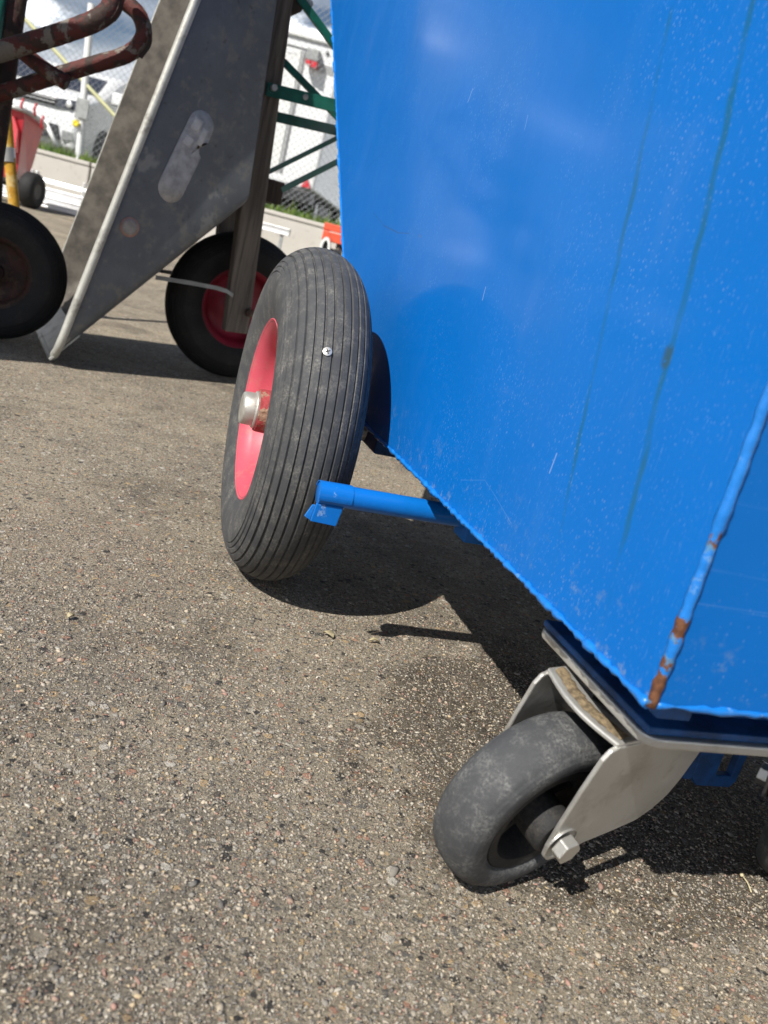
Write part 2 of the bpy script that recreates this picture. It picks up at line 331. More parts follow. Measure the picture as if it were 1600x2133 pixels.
# ------------------------------------------------------------------ mesh helpers
def mesh(name, v, f, mat, parent=None, smooth=False, kind=None, label=None, cat=None, group=None, auto=None):
    me = bpy.data.meshes.new(name); me.from_pydata([tuple(map(float, x)) for x in v], [], [tuple(int(i) for i in q) for q in f]); me.update()
    bm = bmesh.new(); bm.from_mesh(me); bmesh.ops.recalc_face_normals(bm, faces=bm.faces); bm.to_mesh(me); bm.free()
    if mat: me.materials.append(MAT[mat] if isinstance(mat, str) else mat)
    if smooth:
        me.polygons.foreach_set('use_smooth', [True]*len(me.polygons))
        if auto: me.set_sharp_from_angle(angle=R(auto))
    o = bpy.data.objects.new(name, me); COL.objects.link(o)
    if parent: o.parent = parent
    tag(o, label, cat, group, kind); return o
def tag(o, label=None, cat=None, group=None, kind=None):
    if label: o['label'] = label
    if cat: o['category'] = cat
    if group: o['group'] = group
    if kind: o['kind'] = kind
    return o
def thing(name, label, cat, loc, rz=0, group=None):
    o = bpy.data.objects.new(name, None); COL.objects.link(o); o.location = tuple(map(float, loc)); o.rotation_euler = (0, 0, rz); o.empty_display_size = .05
    return tag(o, label, cat, group)
class B:                                     # collects shapes into one mesh
    def __init__(s): s.v = []; s.f = []
    def add(s, v, f):
        n = len(s.v); s.v += [tuple(x) for x in v]; s.f += [tuple(i+n for i in q) for q in f]; return s
    def box(s, x0, x1, y0, y1, z0, z1, bev=0):
        if bev:
            b = bev; v = []
            bm = bmesh.new(); bmesh.ops.create_cube(bm, size=1)
            for q in bm.verts: q.co = ((x0+x1)/2+q.co.x*(x1-x0), (y0+y1)/2+q.co.y*(y1-y0), (z0+z1)/2+q.co.z*(z1-z0))
            bmesh.ops.bevel(bm, geom=bm.edges[:], offset=b, segments=2, affect='EDGES', profile=.6)
            bm.verts.index_update(); s.add([tuple(q.co) for q in bm.verts], [[q.index for q in f.verts] for f in bm.faces]); bm.free(); return s
        v = [(x, y, z) for x in (x0, x1) for y in (y0, y1) for z in (z0, z1)]
        return s.add(v, [(0, 1, 3, 2), (4, 6, 7, 5), (0, 4, 5, 1), (2, 3, 7, 6), (0, 2, 6, 4), (1, 5, 7, 3)])
    def tube(s, pts, r, n=12, jit=0, cap=True, flat=None):
        pts = [np.array(q, float) for q in pts]; rings = []
        rr = r if hasattr(r, '__len__') else [r]*len(pts)
        up = None
        for i, q in enumerate(pts):
            d = pts[min(i+1, len(pts)-1)]-pts[max(i-1, 0)]; d = d/np.linalg.norm(d)
            if up is None:
                h = np.array([0, 0, 1.]) if abs(d[2]) < .9 else np.array([1., 0, 0]); up = np.cross(np.cross(d, h), d)
            up = up-(up@d)*d; up = up/np.linalg.norm(up); sd = np.cross(d, up)
            rings.append([q+(rr[i]*(1+(random.uniform(-jit, jit) if jit else 0)))*(math.cos(2*math.pi*k/n)*up*(flat or 1)+math.sin(2*math.pi*k/n)*sd) for k in range(n)])
        v = [x for g in rings for x in g]; f = []
        for i in range(len(pts)-1):
            for k in range(n): f.append((i*n+k, i*n+(k+1) % n, (i+1)*n+(k+1) % n, (i+1)*n+k))
        if cap: f.append(tuple(range(n))[::-1]); f.append(tuple((len(pts)-1)*n+k for k in range(n)))
        return s.add(v, f)
    def lathe(s, prof, n=64, c=(0, 0, 0), axis='x', closed=False, jit=0):
        """profile of (along-axis, radius) turned about an axis through c"""
        v = []
        for i in range(n):
            t = 2*math.pi*i/n; ct, st = math.cos(t), math.sin(t)
            for a, r in prof:
                if axis == 'x': v.append((c[0]+a, c[1]+r*ct, c[2]+r*st))
                elif axis == 'y': v.append((c[0]+r*ct, c[1]+a, c[2]+r*st))
                else: v.append((c[0]+r*ct, c[1]+r*st, c[2]+a))
        m = len(prof); f = []
        for i in range(n):
            j = (i+1) % n
            for k in range(m if closed else m-1):
                l = (k+1) % m; f.append((i*m+k, j*m+k, j*m+l, i*m+l))
        return s.add(v, f)
    def prism(s, poly, d0, d1, axis='x'):     # polygon in the two other axes, extruded along axis
        n = len(poly)
        def P(d, q): return {'x': (d, q[0], q[1]), 'y': (q[0], d, q[1]), 'z': (q[0], q[1], d)}[axis]
        v = [P(d0, q) for q in poly]+[P(d1, q) for q in poly]
        return s.add(v, [tuple(range(n))[::-1], tuple(range(n, 2*n))]+[(i, (i+1) % n, n+(i+1) % n, n+i) for i in range(n)])
    def ob(s, name, mat, parent=None, **k): return mesh(name, s.v, s.f, mat, parent, **k)
def bevel(o, w, seg=2):
    m = o.modifiers.new('bevel', 'BEVEL'); m.width = w; m.segments = seg; m.limit_method = 'ANGLE'; m.angle_limit = R(35); return o
def curve(pts, n=8):                          # Catmull-Rom through points
    P = [np.array(q, float) for q in pts]; P = [2*P[0]-P[1]]+P+[2*P[-1]-P[-2]]; out = []
    for i in range(1, len(P)-2):
        for t in np.linspace(0, 1, n, endpoint=False):
            a, b, c, d = P[i-1:i+3]; out.append(.5*((2*b)+(c-a)*t+(2*a-5*b+4*c-d)*t*t+(-a+3*b-3*c+d)*t**3))
    out.append(P[-2]); return out
def weld_line(p0, p1, r, step, jit, name, mat, parent):
    p0, p1 = np.array(p0, float), np.array(p1, float); L = np.linalg.norm(p1-p0); n = max(4, int(L/step)); pts = []; rr = []
    ph = random.random()*9
    for i in range(n+1):
        t = i/n; blob = 1+(.55 if r < .003 else .12)*max(0, math.sin(i*.55+ph)*math.sin(i*.19+2*ph))+random.uniform(-jit, jit)
        pts.append(p0+(p1-p0)*t+np.array([random.uniform(-1, 1)*r*(.18 if r < .003 else .07) for _ in range(3)])); rr.append(r*blob)
    return B().tube(pts, rr, 8, .12).ob(name, mat, parent, smooth=True)

# ------------------------------------------------------------------ ground
xs = np.concatenate([np.linspace(-400, -12, 20), np.linspace(-11, 11, 45), np.linspace(12, 400, 20)])
ys = np.concatenate([np.linspace(-300, -6, 16), np.linspace(-5, 14, 77), np.linspace(15, 60, 12)])
gv = [(x, y, gz(y)) for y in ys for x in xs]; nx = len(xs)
gf = [(j*nx+i, j*nx+i+1, (j+1)*nx+i+1, (j+1)*nx+i) for j in range(len(ys)-1) for i in range(nx-1)]
mesh('ground', gv, gf, 'ground', kind='structure')

# ------------------------------------------------------------------ the blue container
C0 = np.array([-0.14144, 0.99678, 0.0]); YAW = 0.33888
OFF, ZF, S1, UW = 0.090, 0.2125, -0.657, 0.540         # near side plane, floor height, rear end, far side plane
ct = thing('tipping_container', 'bright blue steel tipping container on wheels with welded rusty corners', 'container', C0, YAW)
def front(z): return 0.057+(z-0.2125)/0.75
ZT = 1.02
poly = [(S1, ZF), (front(ZF), ZF), (front(ZT), ZT), (S1, ZT)]
def ragged(p, q, n, amp):
    out = []
    for i in range(n):
        t = i/n; out.append((p[0]+(q[0]-p[0])*t+random.uniform(-amp, amp), p[1]+(q[1]-p[1])*t+random.uniform(-amp, amp)))
    out[0] = p; return out
np_ = ragged(poly[0], poly[1], 90, .0011)+ragged(poly[1], poly[2], 110, .0012)+[poly[2], poly[3]]
B().prism(np_, OFF, OFF+.003).ob('side_panel', 'panel', ct)
B().prism(poly, UW-.003, UW).ob('side_panel', 'blue', ct)
B().box(OFF+.0035, UW-.0035, S1+.001, S1+.004, ZF-.0005, ZT).ob('end_panel', 'panel', ct)
fp = [(front(ZF), ZF), (front(ZT), ZT), (front(ZT)-.003, ZT+.0008), (front(ZF)-.0045, ZF+.0005)]
B().prism(fp, OFF+.0035, UW-.0035).ob('front_panel', 'blue', ct)
B().box(OFF+.0035, UW-.0035, S1+.005, front(ZF)-.006, ZF+.001, ZF+.004).ob('floor_panel', 'blue', ct)
# rolled top rim
rimp = [(OFF+.002, S1+.002, ZT+.012), (OFF+.002, front(ZT), ZT+.012), (UW-.002, front(ZT), ZT+.012), (UW-.002, S1+.002, ZT+.012), (OFF+.002, S1+.002, ZT+.012)]
B().tube(rimp, .013, 12).ob('top_rim', 'blue', ct, smooth=True)
# weld seams
weld_line((OFF-.0005, S1+.002, ZF), (OFF-.0005, front(ZF), ZF), .0019, .0035, .5, 'weld_seam', 'weld', ct)
weld_line((OFF+.0008, front(ZF), ZF), (OFF+.0008, front(ZT), ZT), .0024, .006, .35, 'weld_seam', 'weld', ct)
weld_line((OFF+.0015, S1+.0015, ZF-.001), (OFF+.0015, S1+.0015, ZT), .0031, .0045, .16, 'corner_weld', 'weld_rust', ct)['label'] = 'lumpy corner weld with brown rust patches'
weld_line((OFF+.004, S1+.0015, ZF), (UW-.004, S1+.0015, ZF), .0018, .006, .45, 'weld_seam', 'weld', ct)
# under frame
bevel(B().box(OFF+.040, UW-.040, -.612, -.495, .1845, ZF-.0003).ob('cross_beam', 'blue_shaded', ct), .002)
bevel(B().box(OFF+.0285, UW-.0285, -.6305, -.4895, .1790, .1842).ob('flange_plate', 'blue_shaded', ct), .0015)
bevel(B().box(OFF+.008, UW-.008, -.058, .055, .186, ZF-.0003).ob('axle_beam', 'blue_shaded', ct), .003)
bevel(B().box(OFF+.09, OFF+.13, -.494, -.06, .190, ZF-.0003).ob('long_beam', 'blue', ct), .002)
bevel(B().box(UW-.13, UW-.09, -.494, -.06, .190, ZF-.0003).ob('long_beam', 'blue', ct), .002)
B().tube([(OFF-.045, 0, .2), (UW+.045, 0, .2)], .0125, 16).ob('axle', 'zinc', ct, smooth=True, auto=40)
# tow plate with a slot, hanging under the cross beam
sp = [(.289, .178), (.289, .068), (.297, .0600), (.331, .0600), (.3355, .066), (.339, .178), (.3285, .178), (.3285, .071), (.3125, .071), (.3125, .178)]
bevel(B().prism(sp, -.503, -.495, 'y').ob('slot_bracket', 'blue_shaded', ct), .001)
for x in (.286,): B().box(.2815, .2885, -.503, -.470, .066, .178).ob('slot_bracket_web', 'blue_shaded', ct)
# small square ends seen under the rear lip
for u in (.105, .255, .40): bevel(B().box(u, u+.022, -.648, -.618, .2000, .2118).ob('stiffener', 'blue_shaded', ct), .001)
# foot bar with its stop plate
RS, RZ = -.240, .1795
fb = B().tube([(-.004, RS, RZ), (-.0035, RS, RZ), (.30, RS, RZ)], [.0104, .0111, .0111], 28).ob('foot_bar', 'blue', ct, smooth=True, auto=40)
def arc_sleeve(u0, u1, r, a0, a1):
    b = B(); n = 16; v = []
    for u in (u0, u1):
        for rr in (r, r+.0009):
            for i in range(n+1):
                t = a0+(a1-a0)*i/n; v.append((u, RS+rr*math.cos(t), RZ+rr*math.sin(t)))
    m = n+1; f = []
    for i in range(n):
        f += [(m+i, m+i+1, 3*m+i+1, 3*m+i), (i, 2*m+i, 2*m+i+1, i+1), (i, i+1, m+i+1, m+i), (2*m+i, 3*m+i, 3*m+i+1, 2*m+i+1)]
    f += [(0, m, 3*m, 2*m), (n, 2*m+n, 3*m+n, m+n)]
    return b.add(v, f)
arc_sleeve(-.005, .028, .0112, R(20), R(200)).ob('sleeve', 'blue_worn', fb)
bevel(B().prism([(-.005, RZ-.009), (.022, RZ-.009), (.0190, RZ-.029), (-.007, RZ-.0275)], RS-.0075, RS-.0045, 'y').ob('stop_plate', 'blue_worn', fb), .0008)
B().prism([(-.0052, RZ-.012), (-.0072, RZ-.0270), (-.0125, RZ-.0245), (-.0075, RZ-.0125)], RS-.0042, RS-.001, 'y').ob('stop_plate_lip', 'weld_rust', fb)
bevel(B().box(.150, .182, RS-.016, RS+.016, RZ-.022, RZ-.0005).ob('bar_clamp', 'blue', ct), .001)

# ---- pneumatic wheel
def tyre_profile(Rr=.2, w=.05, grooves=True, rb=.108):
    rc = Rr-w; out = []
    for i in range(13):                                       # outer sidewall from bead to widest point
        r = rb+(rc-rb)*i/12; k = (rc-r)/(rc-rb); x = w*(1-.20*k*k)
        if i == 0: r -= .002
        out.append((-x, r))
    gl = [-76, -69, -61, -50, -38.5, -27, -16, -5, 6, 17, 28, 39.5, 51, 62, 70]
    for q in np.arange(-88.5, 88.6, .75):
        d = 0
        if grooves:
            for g_ in gl:
                wd_ = 1.45 if abs(g_) < 60 else .9; dp = .0023 if abs(g_) < 55 else .0012
                d = max(d, dp*max(0, 1-((q-g_)/wd_)**4))
            d += .0006*(abs(math.sin(R(q*9)))**6)*0
        rr = w-d
        out.append((rr*math.sin(R(q)), rc+rr*math.cos(R(q))))
    for i in range(12, -1, -1):
        r = rb+(rc-rb)*i/12; k = (rc-r)/(rc-rb); out.append((w*(1-.20*k*k), r-(.002 if i == 0 else 0)))
    return out
def pneumatic(parent, u, s, z, sgn, Rr=.2, w=.05, rim='pink', ty='tyre', hub='hub_red', cap='cap', rb=.108, detail=True, rim_name='wheel', axis='x'):
    """rim dish is the part; tyre, hub and cap are its pieces. sgn=-1: outer face towards -axis"""
    k = rb/.108; c = (u, s, z) if axis == 'x' else (u, s, z)
    rp_ = [(-.0405, .1105), (-.0415, .1085), (-.0385, .1040), (-.0330, .0975), (-.024, .0940), (-.012, .0915), (-.004, .0860), (.0015, .0740), (.003, .060), (.0015, .046), (-.004, .036), (-.010, .030), (-.011, .026), (.004, .026), (.012, .046), (.014, .075), (.010, .092), (.024, .097), (.0385, .104), (.0405, .1105)]
    rp_ = [(-sgn*x*w/.05, r*k) for x, r in rp_]
    o = B().lathe(rp_, 96, c, axis).ob(rim_name, rim, parent, smooth=True, auto=50)
    B().lathe([(-sgn*x, r) for x, r in tyre_profile(Rr, w, detail, rb)], 168 if detail else 96, c, axis).ob('tyre', ty, o, smooth=True, auto=32)
    hp = [(-.004, .0270*k), (-.036, .0258*k), (-.0395, .0250*k), (-.0395, .0150*k), (-.002, .0150*k)]
    B().lathe([(-sgn*x, r) for x, r in hp], 48, c, axis).ob('hub', hub, o, smooth=True, auto=40)
    cp = [(-.0395, .0218*k), (-.0415, .0224*k), (-.0428, .0220*k), (-.0436, .0200*k), (-.0550, .0195*k), (-.0575, .0180*k), (-.0582, .0140*k), (-.0586, .0002)]
    B().lathe([(-sgn*x, r) for x, r in cp], 48, c, axis).ob('hub_cap', cap, o, smooth=True, auto=55)
    return o
w1 = pneumatic(ct, 0, 0, .2, -1); w1['label'] = 'pneumatic wheel with faded pink rim and zinc hub cap'
pneumatic(ct, UW+OFF, 0, .2, 1)
# cross-head screw stuck in the tread
v = ray(682, 733); ca, sa = math.cos(YAW), math.sin(YAW)
def loc(P): d = P-C0; return np.array([d[0]*ca+d[1]*sa, -d[0]*sa+d[1]*ca, d[2]])
o0, dv = loc(CAMP), loc(C0+v)
hit = None
for i in range(40000):
    q = o0+dv*(.5+i*2e-5); rho = math.hypot(q[1], q[2]-.2)
    if (rho-.15)**2+q[0]**2 < .05**2: hit = q; break
if hit is not None:
    rad = np.array([0, hit[1], hit[2]-.2]); rad /= np.linalg.norm(rad); cc = np.array([0, 0, .2])+rad*.15; nn = hit-cc; nn /= np.linalg.norm(nn)
    Q = Vector(nn).to_track_quat('Z', 'Y')
    sh = B().lathe([(-.004, .0025), (.0002, .0025), (.0002, .0048), (.0012, .0047), (.0016, .0040), (.0017, .0002)], 24, (0, 0, 0), 'z').ob('screw', 'bolt', w1, smooth=True, auto=40)
    sh.location = hit; sh.rotation_mode = 'QUATERNION'; sh.rotation_quaternion = Q
    for a_ in (.5, .5+math.pi/2):
        b = B(); L_, t_ = .0030, .00065; cx_, sx_ = math.cos(a_), math.sin(a_)
        b.box(-L_, L_, -t_, t_, .0012, .00185); b.v = [(x*cx_-y*sx_, x*sx_+y*cx_, z) for x, y, z in b.v]
        b.v = [tuple(Vector(hit)+Q @ Vector(q)) for q in b.v]; b.ob('screw_slot', 'dark', w1)

# ---- swivel casters
def caster(parent, u, s, ang, lean, tag_label=None):
    """built about the wheel axle: local x = rolling direction, y = axle, h = up the (slightly leaning) fork"""
    RC = .0714; cs, sn = math.cos(ang), math.sin(ang); cl, sl_ = math.cos(lean), math.sin(lean)
    def put(b):
        out = []
        for x, y, h in b.v:
            y2, z2 = y*cl-h*sl_, y*sl_+h*cl; out.append((u+x*cs-y2*sn, s+x*sn+y2*cs, RC+.0012*(lean > 0)+z2))
        b.v = out; return b
    YO, T = .0365, .0035
    cheek = [(-.0105, -.003), (-.0080, -.013), (-.001, -.0190), (.008, -.0195), (.018, -.0155), (.031, -.0105), (.060, -.0065), (.083, -.002), (.096, .007), (.1045, .020), (.1075, .036), (.1075, .060), (.106, .080), (.101, .0865), (.094, .0885), (-.002, .0885), (-.0085, .0855), (-.0118, .078), (-.0128, .050), (-.0120, .018)]
    fk = B()
    for sgn in (1, -1): fk.prism(cheek, sgn*YO, sgn*(YO-T), 'y')
    n = 14; v_ = []; f_ = []
    for i in range(n+1):
        y = -YO+.0008+2*(YO-.0008)*i/n; k = math.cos(math.pi*.5*y/YO); xl = -.0085-.0035*k+.0045*(1-k)
        for x in (xl, .104-.006*(1-k)):
            for z in (.0868, .0905): v_.append((x, y, z))
    for i in range(n):
        a0 = i*4; b0 = a0+4
        f_ += [(a0, a0+1, b0+1, b0), (a0+2, b0+2, b0+3, a0+3), (a0+1, a0+3, b0+3, b0+1), (a0, b0, b0+2, a0+2)]
    f_ += [(0, 2, 3, 1), (n*4, n*4+1, n*4+3, n*4+2)]
    fk.add(v_, f_)
    o = bevel(put(fk).ob('caster', 'zinc', parent), .0012)
    if tag_label: o['label'] = tag_label
    v_ = []; f_ = []; n = 30
    for i in range(n+1):
        y = -YO+.004+2*(YO-.004)*i/n; k = math.cos(math.pi*.5*y/YO); xl = -.0085-.0035*k+.0045*(1-k)
        for x, dz in ((xl+.0048, .0), (xl+.0085, .0014), (xl+.0125, .0017), (xl+.0160, .0)): v_.append((x+random.uniform(-.0009, .0009), y, .0907+dz+random.uniform(0, .0004)))
    for i in range(n):
        for k in range(3): a0 = i*4+k; f_.append((a0, a0+1, a0+5, a0+4))
    put(B().add(v_, f_)).ob('dust_ridge', 'grime', o, smooth=True)
    swx, swy = .052, -.0905*sl_
    zt0 = RC+.0905*cl
    su, ss = u+swx*cs-swy*sn, s+swx*sn+swy*cs
    B().lathe([(zt0-.004, .030), (zt0-.002, .042), (zt0+.002, .043), (zt0+.003, .036), (zt0+.0045, .036), (zt0+.006, .045), (.1705, .0455), (.1718, .040)], 48, (su, ss, 0), 'z').ob('swivel_race', 'caster_hub', o, smooth=True, auto=40)
    half = []
    for q in np.linspace(0, 90, 22):                   # rounded tread running into the sidewall
        x, d = .0222*math.sin(R(q))**.92, .0165*(1-math.cos(R(q))**.80) if q < 89.9 else .0165
        for g0 in (50, 56, 62, 68): d += .0007*max(0, 1-((q-g0)/2.6)**2)
        half.append((x, d))
    half += [(.0219, .0200), (.0207, .0228), (.0186, .0243)]
    tp = [(-x, RC-d) for x, d in half[::-1]]+[(x, RC-d) for x, d in half[1:]]
    put(B().lathe(tp, 120, (0, 0, 0), 'y')).ob('caster_tyre', 'caster_rubber', o, smooth=True, auto=35)
    hb = B().lathe([(-.0180, .0475), (-.0195, .0460), (-.0185, .0385), (-.0130, .0360), (.0130, .0360), (.0185, .0385), (.0195, .0460), (.0180, .0475)], 72, (0, 0, 0), 'y')
    hb.lathe([(-.0320, .0065), (-.0320, .0150), (-.029, .0170), (.029, .0170), (.0320, .0150), (.0320, .0065)], 48, (0, 0, 0), 'y')
    for k in range(5):
        t = 2*math.pi*k/5+.3; b = B().box(.015, .0375, -.006, .006, -.0028, .0028); b.v = [(x*math.cos(t)-z*math.sin(t), y, x*math.sin(t)+z*math.cos(t)) for x, y, z in b.v]; hb.add(b.v, b.f)
    put(hb).ob('caster_hub', 'caster_hub', o, smooth=True, auto=35)
    hx = [(.0098*math.cos(R(60*k+12)), .0098*math.sin(R(60*k+12))) for k in range(6)]
    bb = B().prism(hx, YO+.0001, YO+.0088, 'y'); bb.prism(hx, -YO-.0102, -YO-.0016, 'y').lathe([(-YO-.0015, .0128), (-YO, .0128)], 32, (0, 0, 0), 'y')
    bb.lathe([(-YO, .004), (YO, .004)], 16, (0, 0, 0), 'y')
    bevel(put(bb).ob('axle_bolt', 'bolt', o), .0009)
    return o
def rounded_rect(x0, x1, y0, y1, r, n=6):
    out = []
    for cx_, cy_, a0 in ((x1-r, y1-r, 0), (x0+r, y1-r, 90), (x0+r, y0+r, 180), (x1-r, y0+r, 270)):
        for i in range(n+1): t = R(a0+90*i/n); out.append((cx_+r*math.cos(t), cy_+r*math.sin(t)))
    return out
AX = .33731                                        # rolling direction in container axes
k1 = caster(ct, .1131, -.5492, AX, R(12.2), 'front swivel caster with worn black rubber tyre and galvanised fork')
k2 = caster(ct, .392, -.530, AX+.30, 0)
for kk, u0 in ((k1, OFF+.0265), (k2, UW-.0265-.116)):
    bevel(B().prism(rounded_rect(u0, u0+.116, -.6335, -.487, .012), .1720, .1786, 'z').ob('mount_plate', 'zinc', kk), .0015)

# ------------------------------------------------------------------ wheelbarrow stood on its nose
NB = at_z(110, 763); RB = R(30)
wb = thing('wheelbarrow', 'galvanised wheelbarrow with wooden handles tipped up on its nose', 'wheelbarrow', NB, RB)
g_, e_ = np.array([math.cos(RB), math.sin(RB), 0]), np.array([-math.sin(RB), math.cos(RB), 0])
def wbp(x, y, yy):                                # pixel -> (x, z) on the barrow's own plane at depth yy
    v_ = ray(x, y); P = CAMP+v_*(((NB+yy*e_-CAMP)@e_)/(v_@e_)); return ((P-NB)@g_, P[2])
BE = R(77.7); LT = 1.10; WT = .55
def rimpt(l, y): return np.array([math.cos(BE)*l, y, math.sin(BE)*l+.012])
def basept(v_, y): return np.array([.402-.030*v_, y, .462+.56*v_])
def rrect(n, rr, x1, y0, y1):
    return rounded_rect(0, x1, y0, y1, rr, n)
rl = rrect(7, .06, LT, 0, WT); bl_ = rrect(7, .09, 1.0, .09, WT-.09)
def fill(l, m=10):
    out = []
    for i in range(len(l)):
        a_, b_ = np.array(l[i]), np.array(l[(i+1) % len(l)]); k = m if np.linalg.norm(b_-a_) > .1 else 1
        for j in range(k): out.append(tuple(a_+(b_-a_)*j/k))
    return out
rl, bl_ = fill(rl), fill(rrect(7, .05, 1.0, .09, WT-.09))
assert len(rl) == len(bl_)
rings = []; NS = 12
for j in range(NS+1):
    f = j/NS; ff = f
    ring = []
    for (l, y), (bv, by) in zip(rl, bl_):
        a_, b_ = rimpt(l, y), basept(bv, by); ring.append(a_+(b_-a_)*ff)
    rings.append(ring)
tv = [tuple(q) for r in rings for q in r]; m = len(rl)
tf = [(j*m+i, j*m+(i+1) % m, (j+1)*m+(i+1) % m, (j+1)*m+i) for j in range(NS) for i in range(m)]+[tuple(NS*m+i for i in range(m))]
tub = mesh('tub', tv, tf, 'galv', wb, smooth=True, auto=50)
so = tub.modifiers.new('sheet', 'SOLIDIFY'); so.thickness = .002; so.offset = 0
rt = [rimpt(l, y) for l, y in rl]; rt.append(rt[0]); rt.append(rt[1])
B().tube(rt, [(.0098 if q[1] < .34 else .0022)*(1+random.uniform(-.06, .06)) for q in rt], 12, .03).ob('rolled_rim', 'galv_rim', tub, smooth=True)
lip = []
for i in range(13):
    y_ = .012+.46*i/12; a_, b_ = rimpt(.0, y_), basept(0, .09+(WT-.18)*(y_/WT)); d_ = (b_-a_)/np.linalg.norm(b_-a_)
    for t_ in (-.004, .085): lip.append(a_+d_*t_+np.array([-.0065, 0, .004]))
o_ = mesh('nose_lip', lip, [(2*i, 2*i+1, 2*i+3, 2*i+2) for i in range(12)], 'galv_rim', tub); s_ = o_.modifiers.new('sheet', 'SOLIDIFY'); s_.thickness = .004
ins = []
ctr = (rimpt(LT*.5, WT/2)+basept(.5, WT/2))/2
for r_ in rings[:-1]+[rings[-1]]:
    cc_ = np.mean(r_, 0)
    for q in r_: d_ = cc_-q; ins.append(q+d_/np.linalg.norm(d_)*.0035)
mesh('tub_lining', ins, tf, 'crust', tub, smooth=True, auto=50)['label'] = 'inside of the tub crusted with brown cement dust'
def wallpt(x, z, lift=.0025):                    # point on the near side wall
    v_, f = .5, .5
    for _ in range(30):
        a_, b_ = rimpt(v_*LT, 0), basept(v_, .09); q = a_+(b_-a_)*f; ex, ez = x-q[0], z-q[2]
        f += ex/(b_[0]-a_[0])*.7; v_ += ez/1.0*.7
    return (x, q[1]-lift, z)
def patch(name, mat, poly2, parent, lift=.0025):
    c = np.mean(poly2, 0); ringn = [[wallpt(*(c+(np.array(p_)-c)*k), lift) for p_ in poly2] for k in (1, .66, .33)]
    v_ = [q for r in ringn for q in r]+[wallpt(*c, lift)]; n = len(poly2); f = []
    for j in range(2): f += [(j*n+i, j*n+(i+1) % n, (j+1)*n+(i+1) % n, (j+1)*n+i) for i in range(n)]
    f += [(2*n+i, 2*n+(i+1) % n, 3*n) for i in range(n)]
    o = mesh(name, v_, f, mat, parent, smooth=True); s_ = o.modifiers.new('film', 'SOLIDIFY'); s_.thickness = .0006; return o
p0, p1 = np.array([.203, .452]), np.array([.247, .602]); ax_ = (p1-p0)/np.linalg.norm(p1-p0); nr = np.array([-ax_[1], ax_[0]]); hw = .0325
cap = [p1+hw*(math.cos(t)*nr*-1+math.sin(t)*ax_) for t in np.linspace(0, math.pi*.62, 9)]+[p1+nr*.004+ax_*.012, p1-ax_*.03+nr*.012*-1*-1]+[p1-ax_*.055+nr*hw]+[p0+hw*(math.cos(t)*nr-math.sin(t)*ax_) for t in np.linspace(0, math.pi, 12)]
cap = [p1+hw*(math.cos(t)*nr+math.sin(t)*ax_) for t in np.linspace(0, math.pi, 12)]+[p1-nr*hw-ax_*.022, p1-nr*hw*.45-ax_*.035, p1-nr*hw*.75-ax_*.055, p1-nr*hw-ax_*.060]+[p0+hw*(-math.cos(t)*nr-math.sin(t)*ax_) for t in np.linspace(0, math.pi, 12)]
patch('sticker', 'sticker', [tuple(q) for q in cap], tub)['label'] = 'torn oblong grey sticker'
def quad(c0, du, dv_): return [tuple(c0+ax_*a_*du+nr*b_*dv_) for a_, b_ in ((-1, -1), (1, -1), (1, 1), (-1, 1))]
patch('sticker_letter', 'sticker_hi', quad(p1-ax_*.004+nr*.010, .014, .011), tub, .0035)
patch('sticker_letter', 'sticker_hi', quad(p1-ax_*.046+nr*.012, .011, .011), tub, .0035)
patch('sticker_letter', 'sticker_hi', quad(p1-ax_*.020-nr*.014, .020, .007), tub, .0035)
cc = np.array(wbp(268, 472, .03)); patch('round_sticker', 'sticker_pink', [tuple(cc+.0225*np.array([math.cos(t), math.sin(t)])) for t in np.linspace(0, 2*math.pi, 25)[:-1]], tub)
patch('round_sticker_centre', 'sticker_grey', [tuple(cc+.018*np.array([math.cos(t), math.sin(t)])) for t in np.linspace(0, 2*math.pi, 25)[:-1]], tub, .0035)
# wooden handles running under the tub down past the axle
def beam(p0, p1, wx, y0, y1):
    p0, p1 = np.array(p0), np.array(p1); d = (p1-p0)/np.linalg.norm(p1-p0); n_ = np.array([-d[1], d[0]])*wx/2
    return B().prism([tuple(p0+n_), tuple(p1+n_), tuple(p1-n_), tuple(p0-n_)], y0, y1, 'y')
b0, b1 = np.array(wbp(491, 692, .175)), np.array(wbp(582, 0, .175))
b1 = b1+(b1-b0)*.16
bevel(beam(b0, b1, .064, .165, .207).ob('handle_bar', 'wood', wb), .004)
bevel(beam(b0+[0, .0], b1, .064, .345, .387).ob('handle_bar', 'wood', wb), .004)
# front wheel
wc = np.array(wbp(494, 640, .276))
pneumatic(wb, wc[0], .276, .2, -1, .2, .05, 'red_rim', 'tyre_black', 'red_rim', 'galv_rim', .108, True, 'wheel', 'y')
B().tube([(wc[0], .15, .2), (wc[0], .40, .2)], .011, 14).ob('axle', 'rust_dark', wb, smooth=True, auto=40)
# flat iron stay from the nose to the handle
st = [np.array([*wbp(325, 578, .155)]), np.array([*wbp(400, 590, .155)]), np.array([*wbp(452, 600, .155)]), np.array([*wbp(474, 607, .155)]), np.array([*wbp(486, 616, .155)])]
for yy in (.158, .394):
    bb = B(); v_ = []
    for q in st:
        for dz in (-.0052, .0052):
            for dy in (0, .005): v_.append((q[0], yy+dy-.002, q[1]+dz))
    f_ = []
    for i in range(len(st)-1):
        a0 = i*4; b0_ = a0+4; f_ += [(a0, b0_, b0_+1, a0+1), (a0+2, a0+3, b0_+3, b0_+2), (a0, a0+2, b0_+2, b0_), (a0+1, b0_+1, b0_+3, a0+3)]
    f_ += [(0, 1, 3, 2), tuple(len(st)*4-4+i for i in (0, 2, 3, 1))]
    bb.add(v_, f_).ob('stay', 'grey', wb)
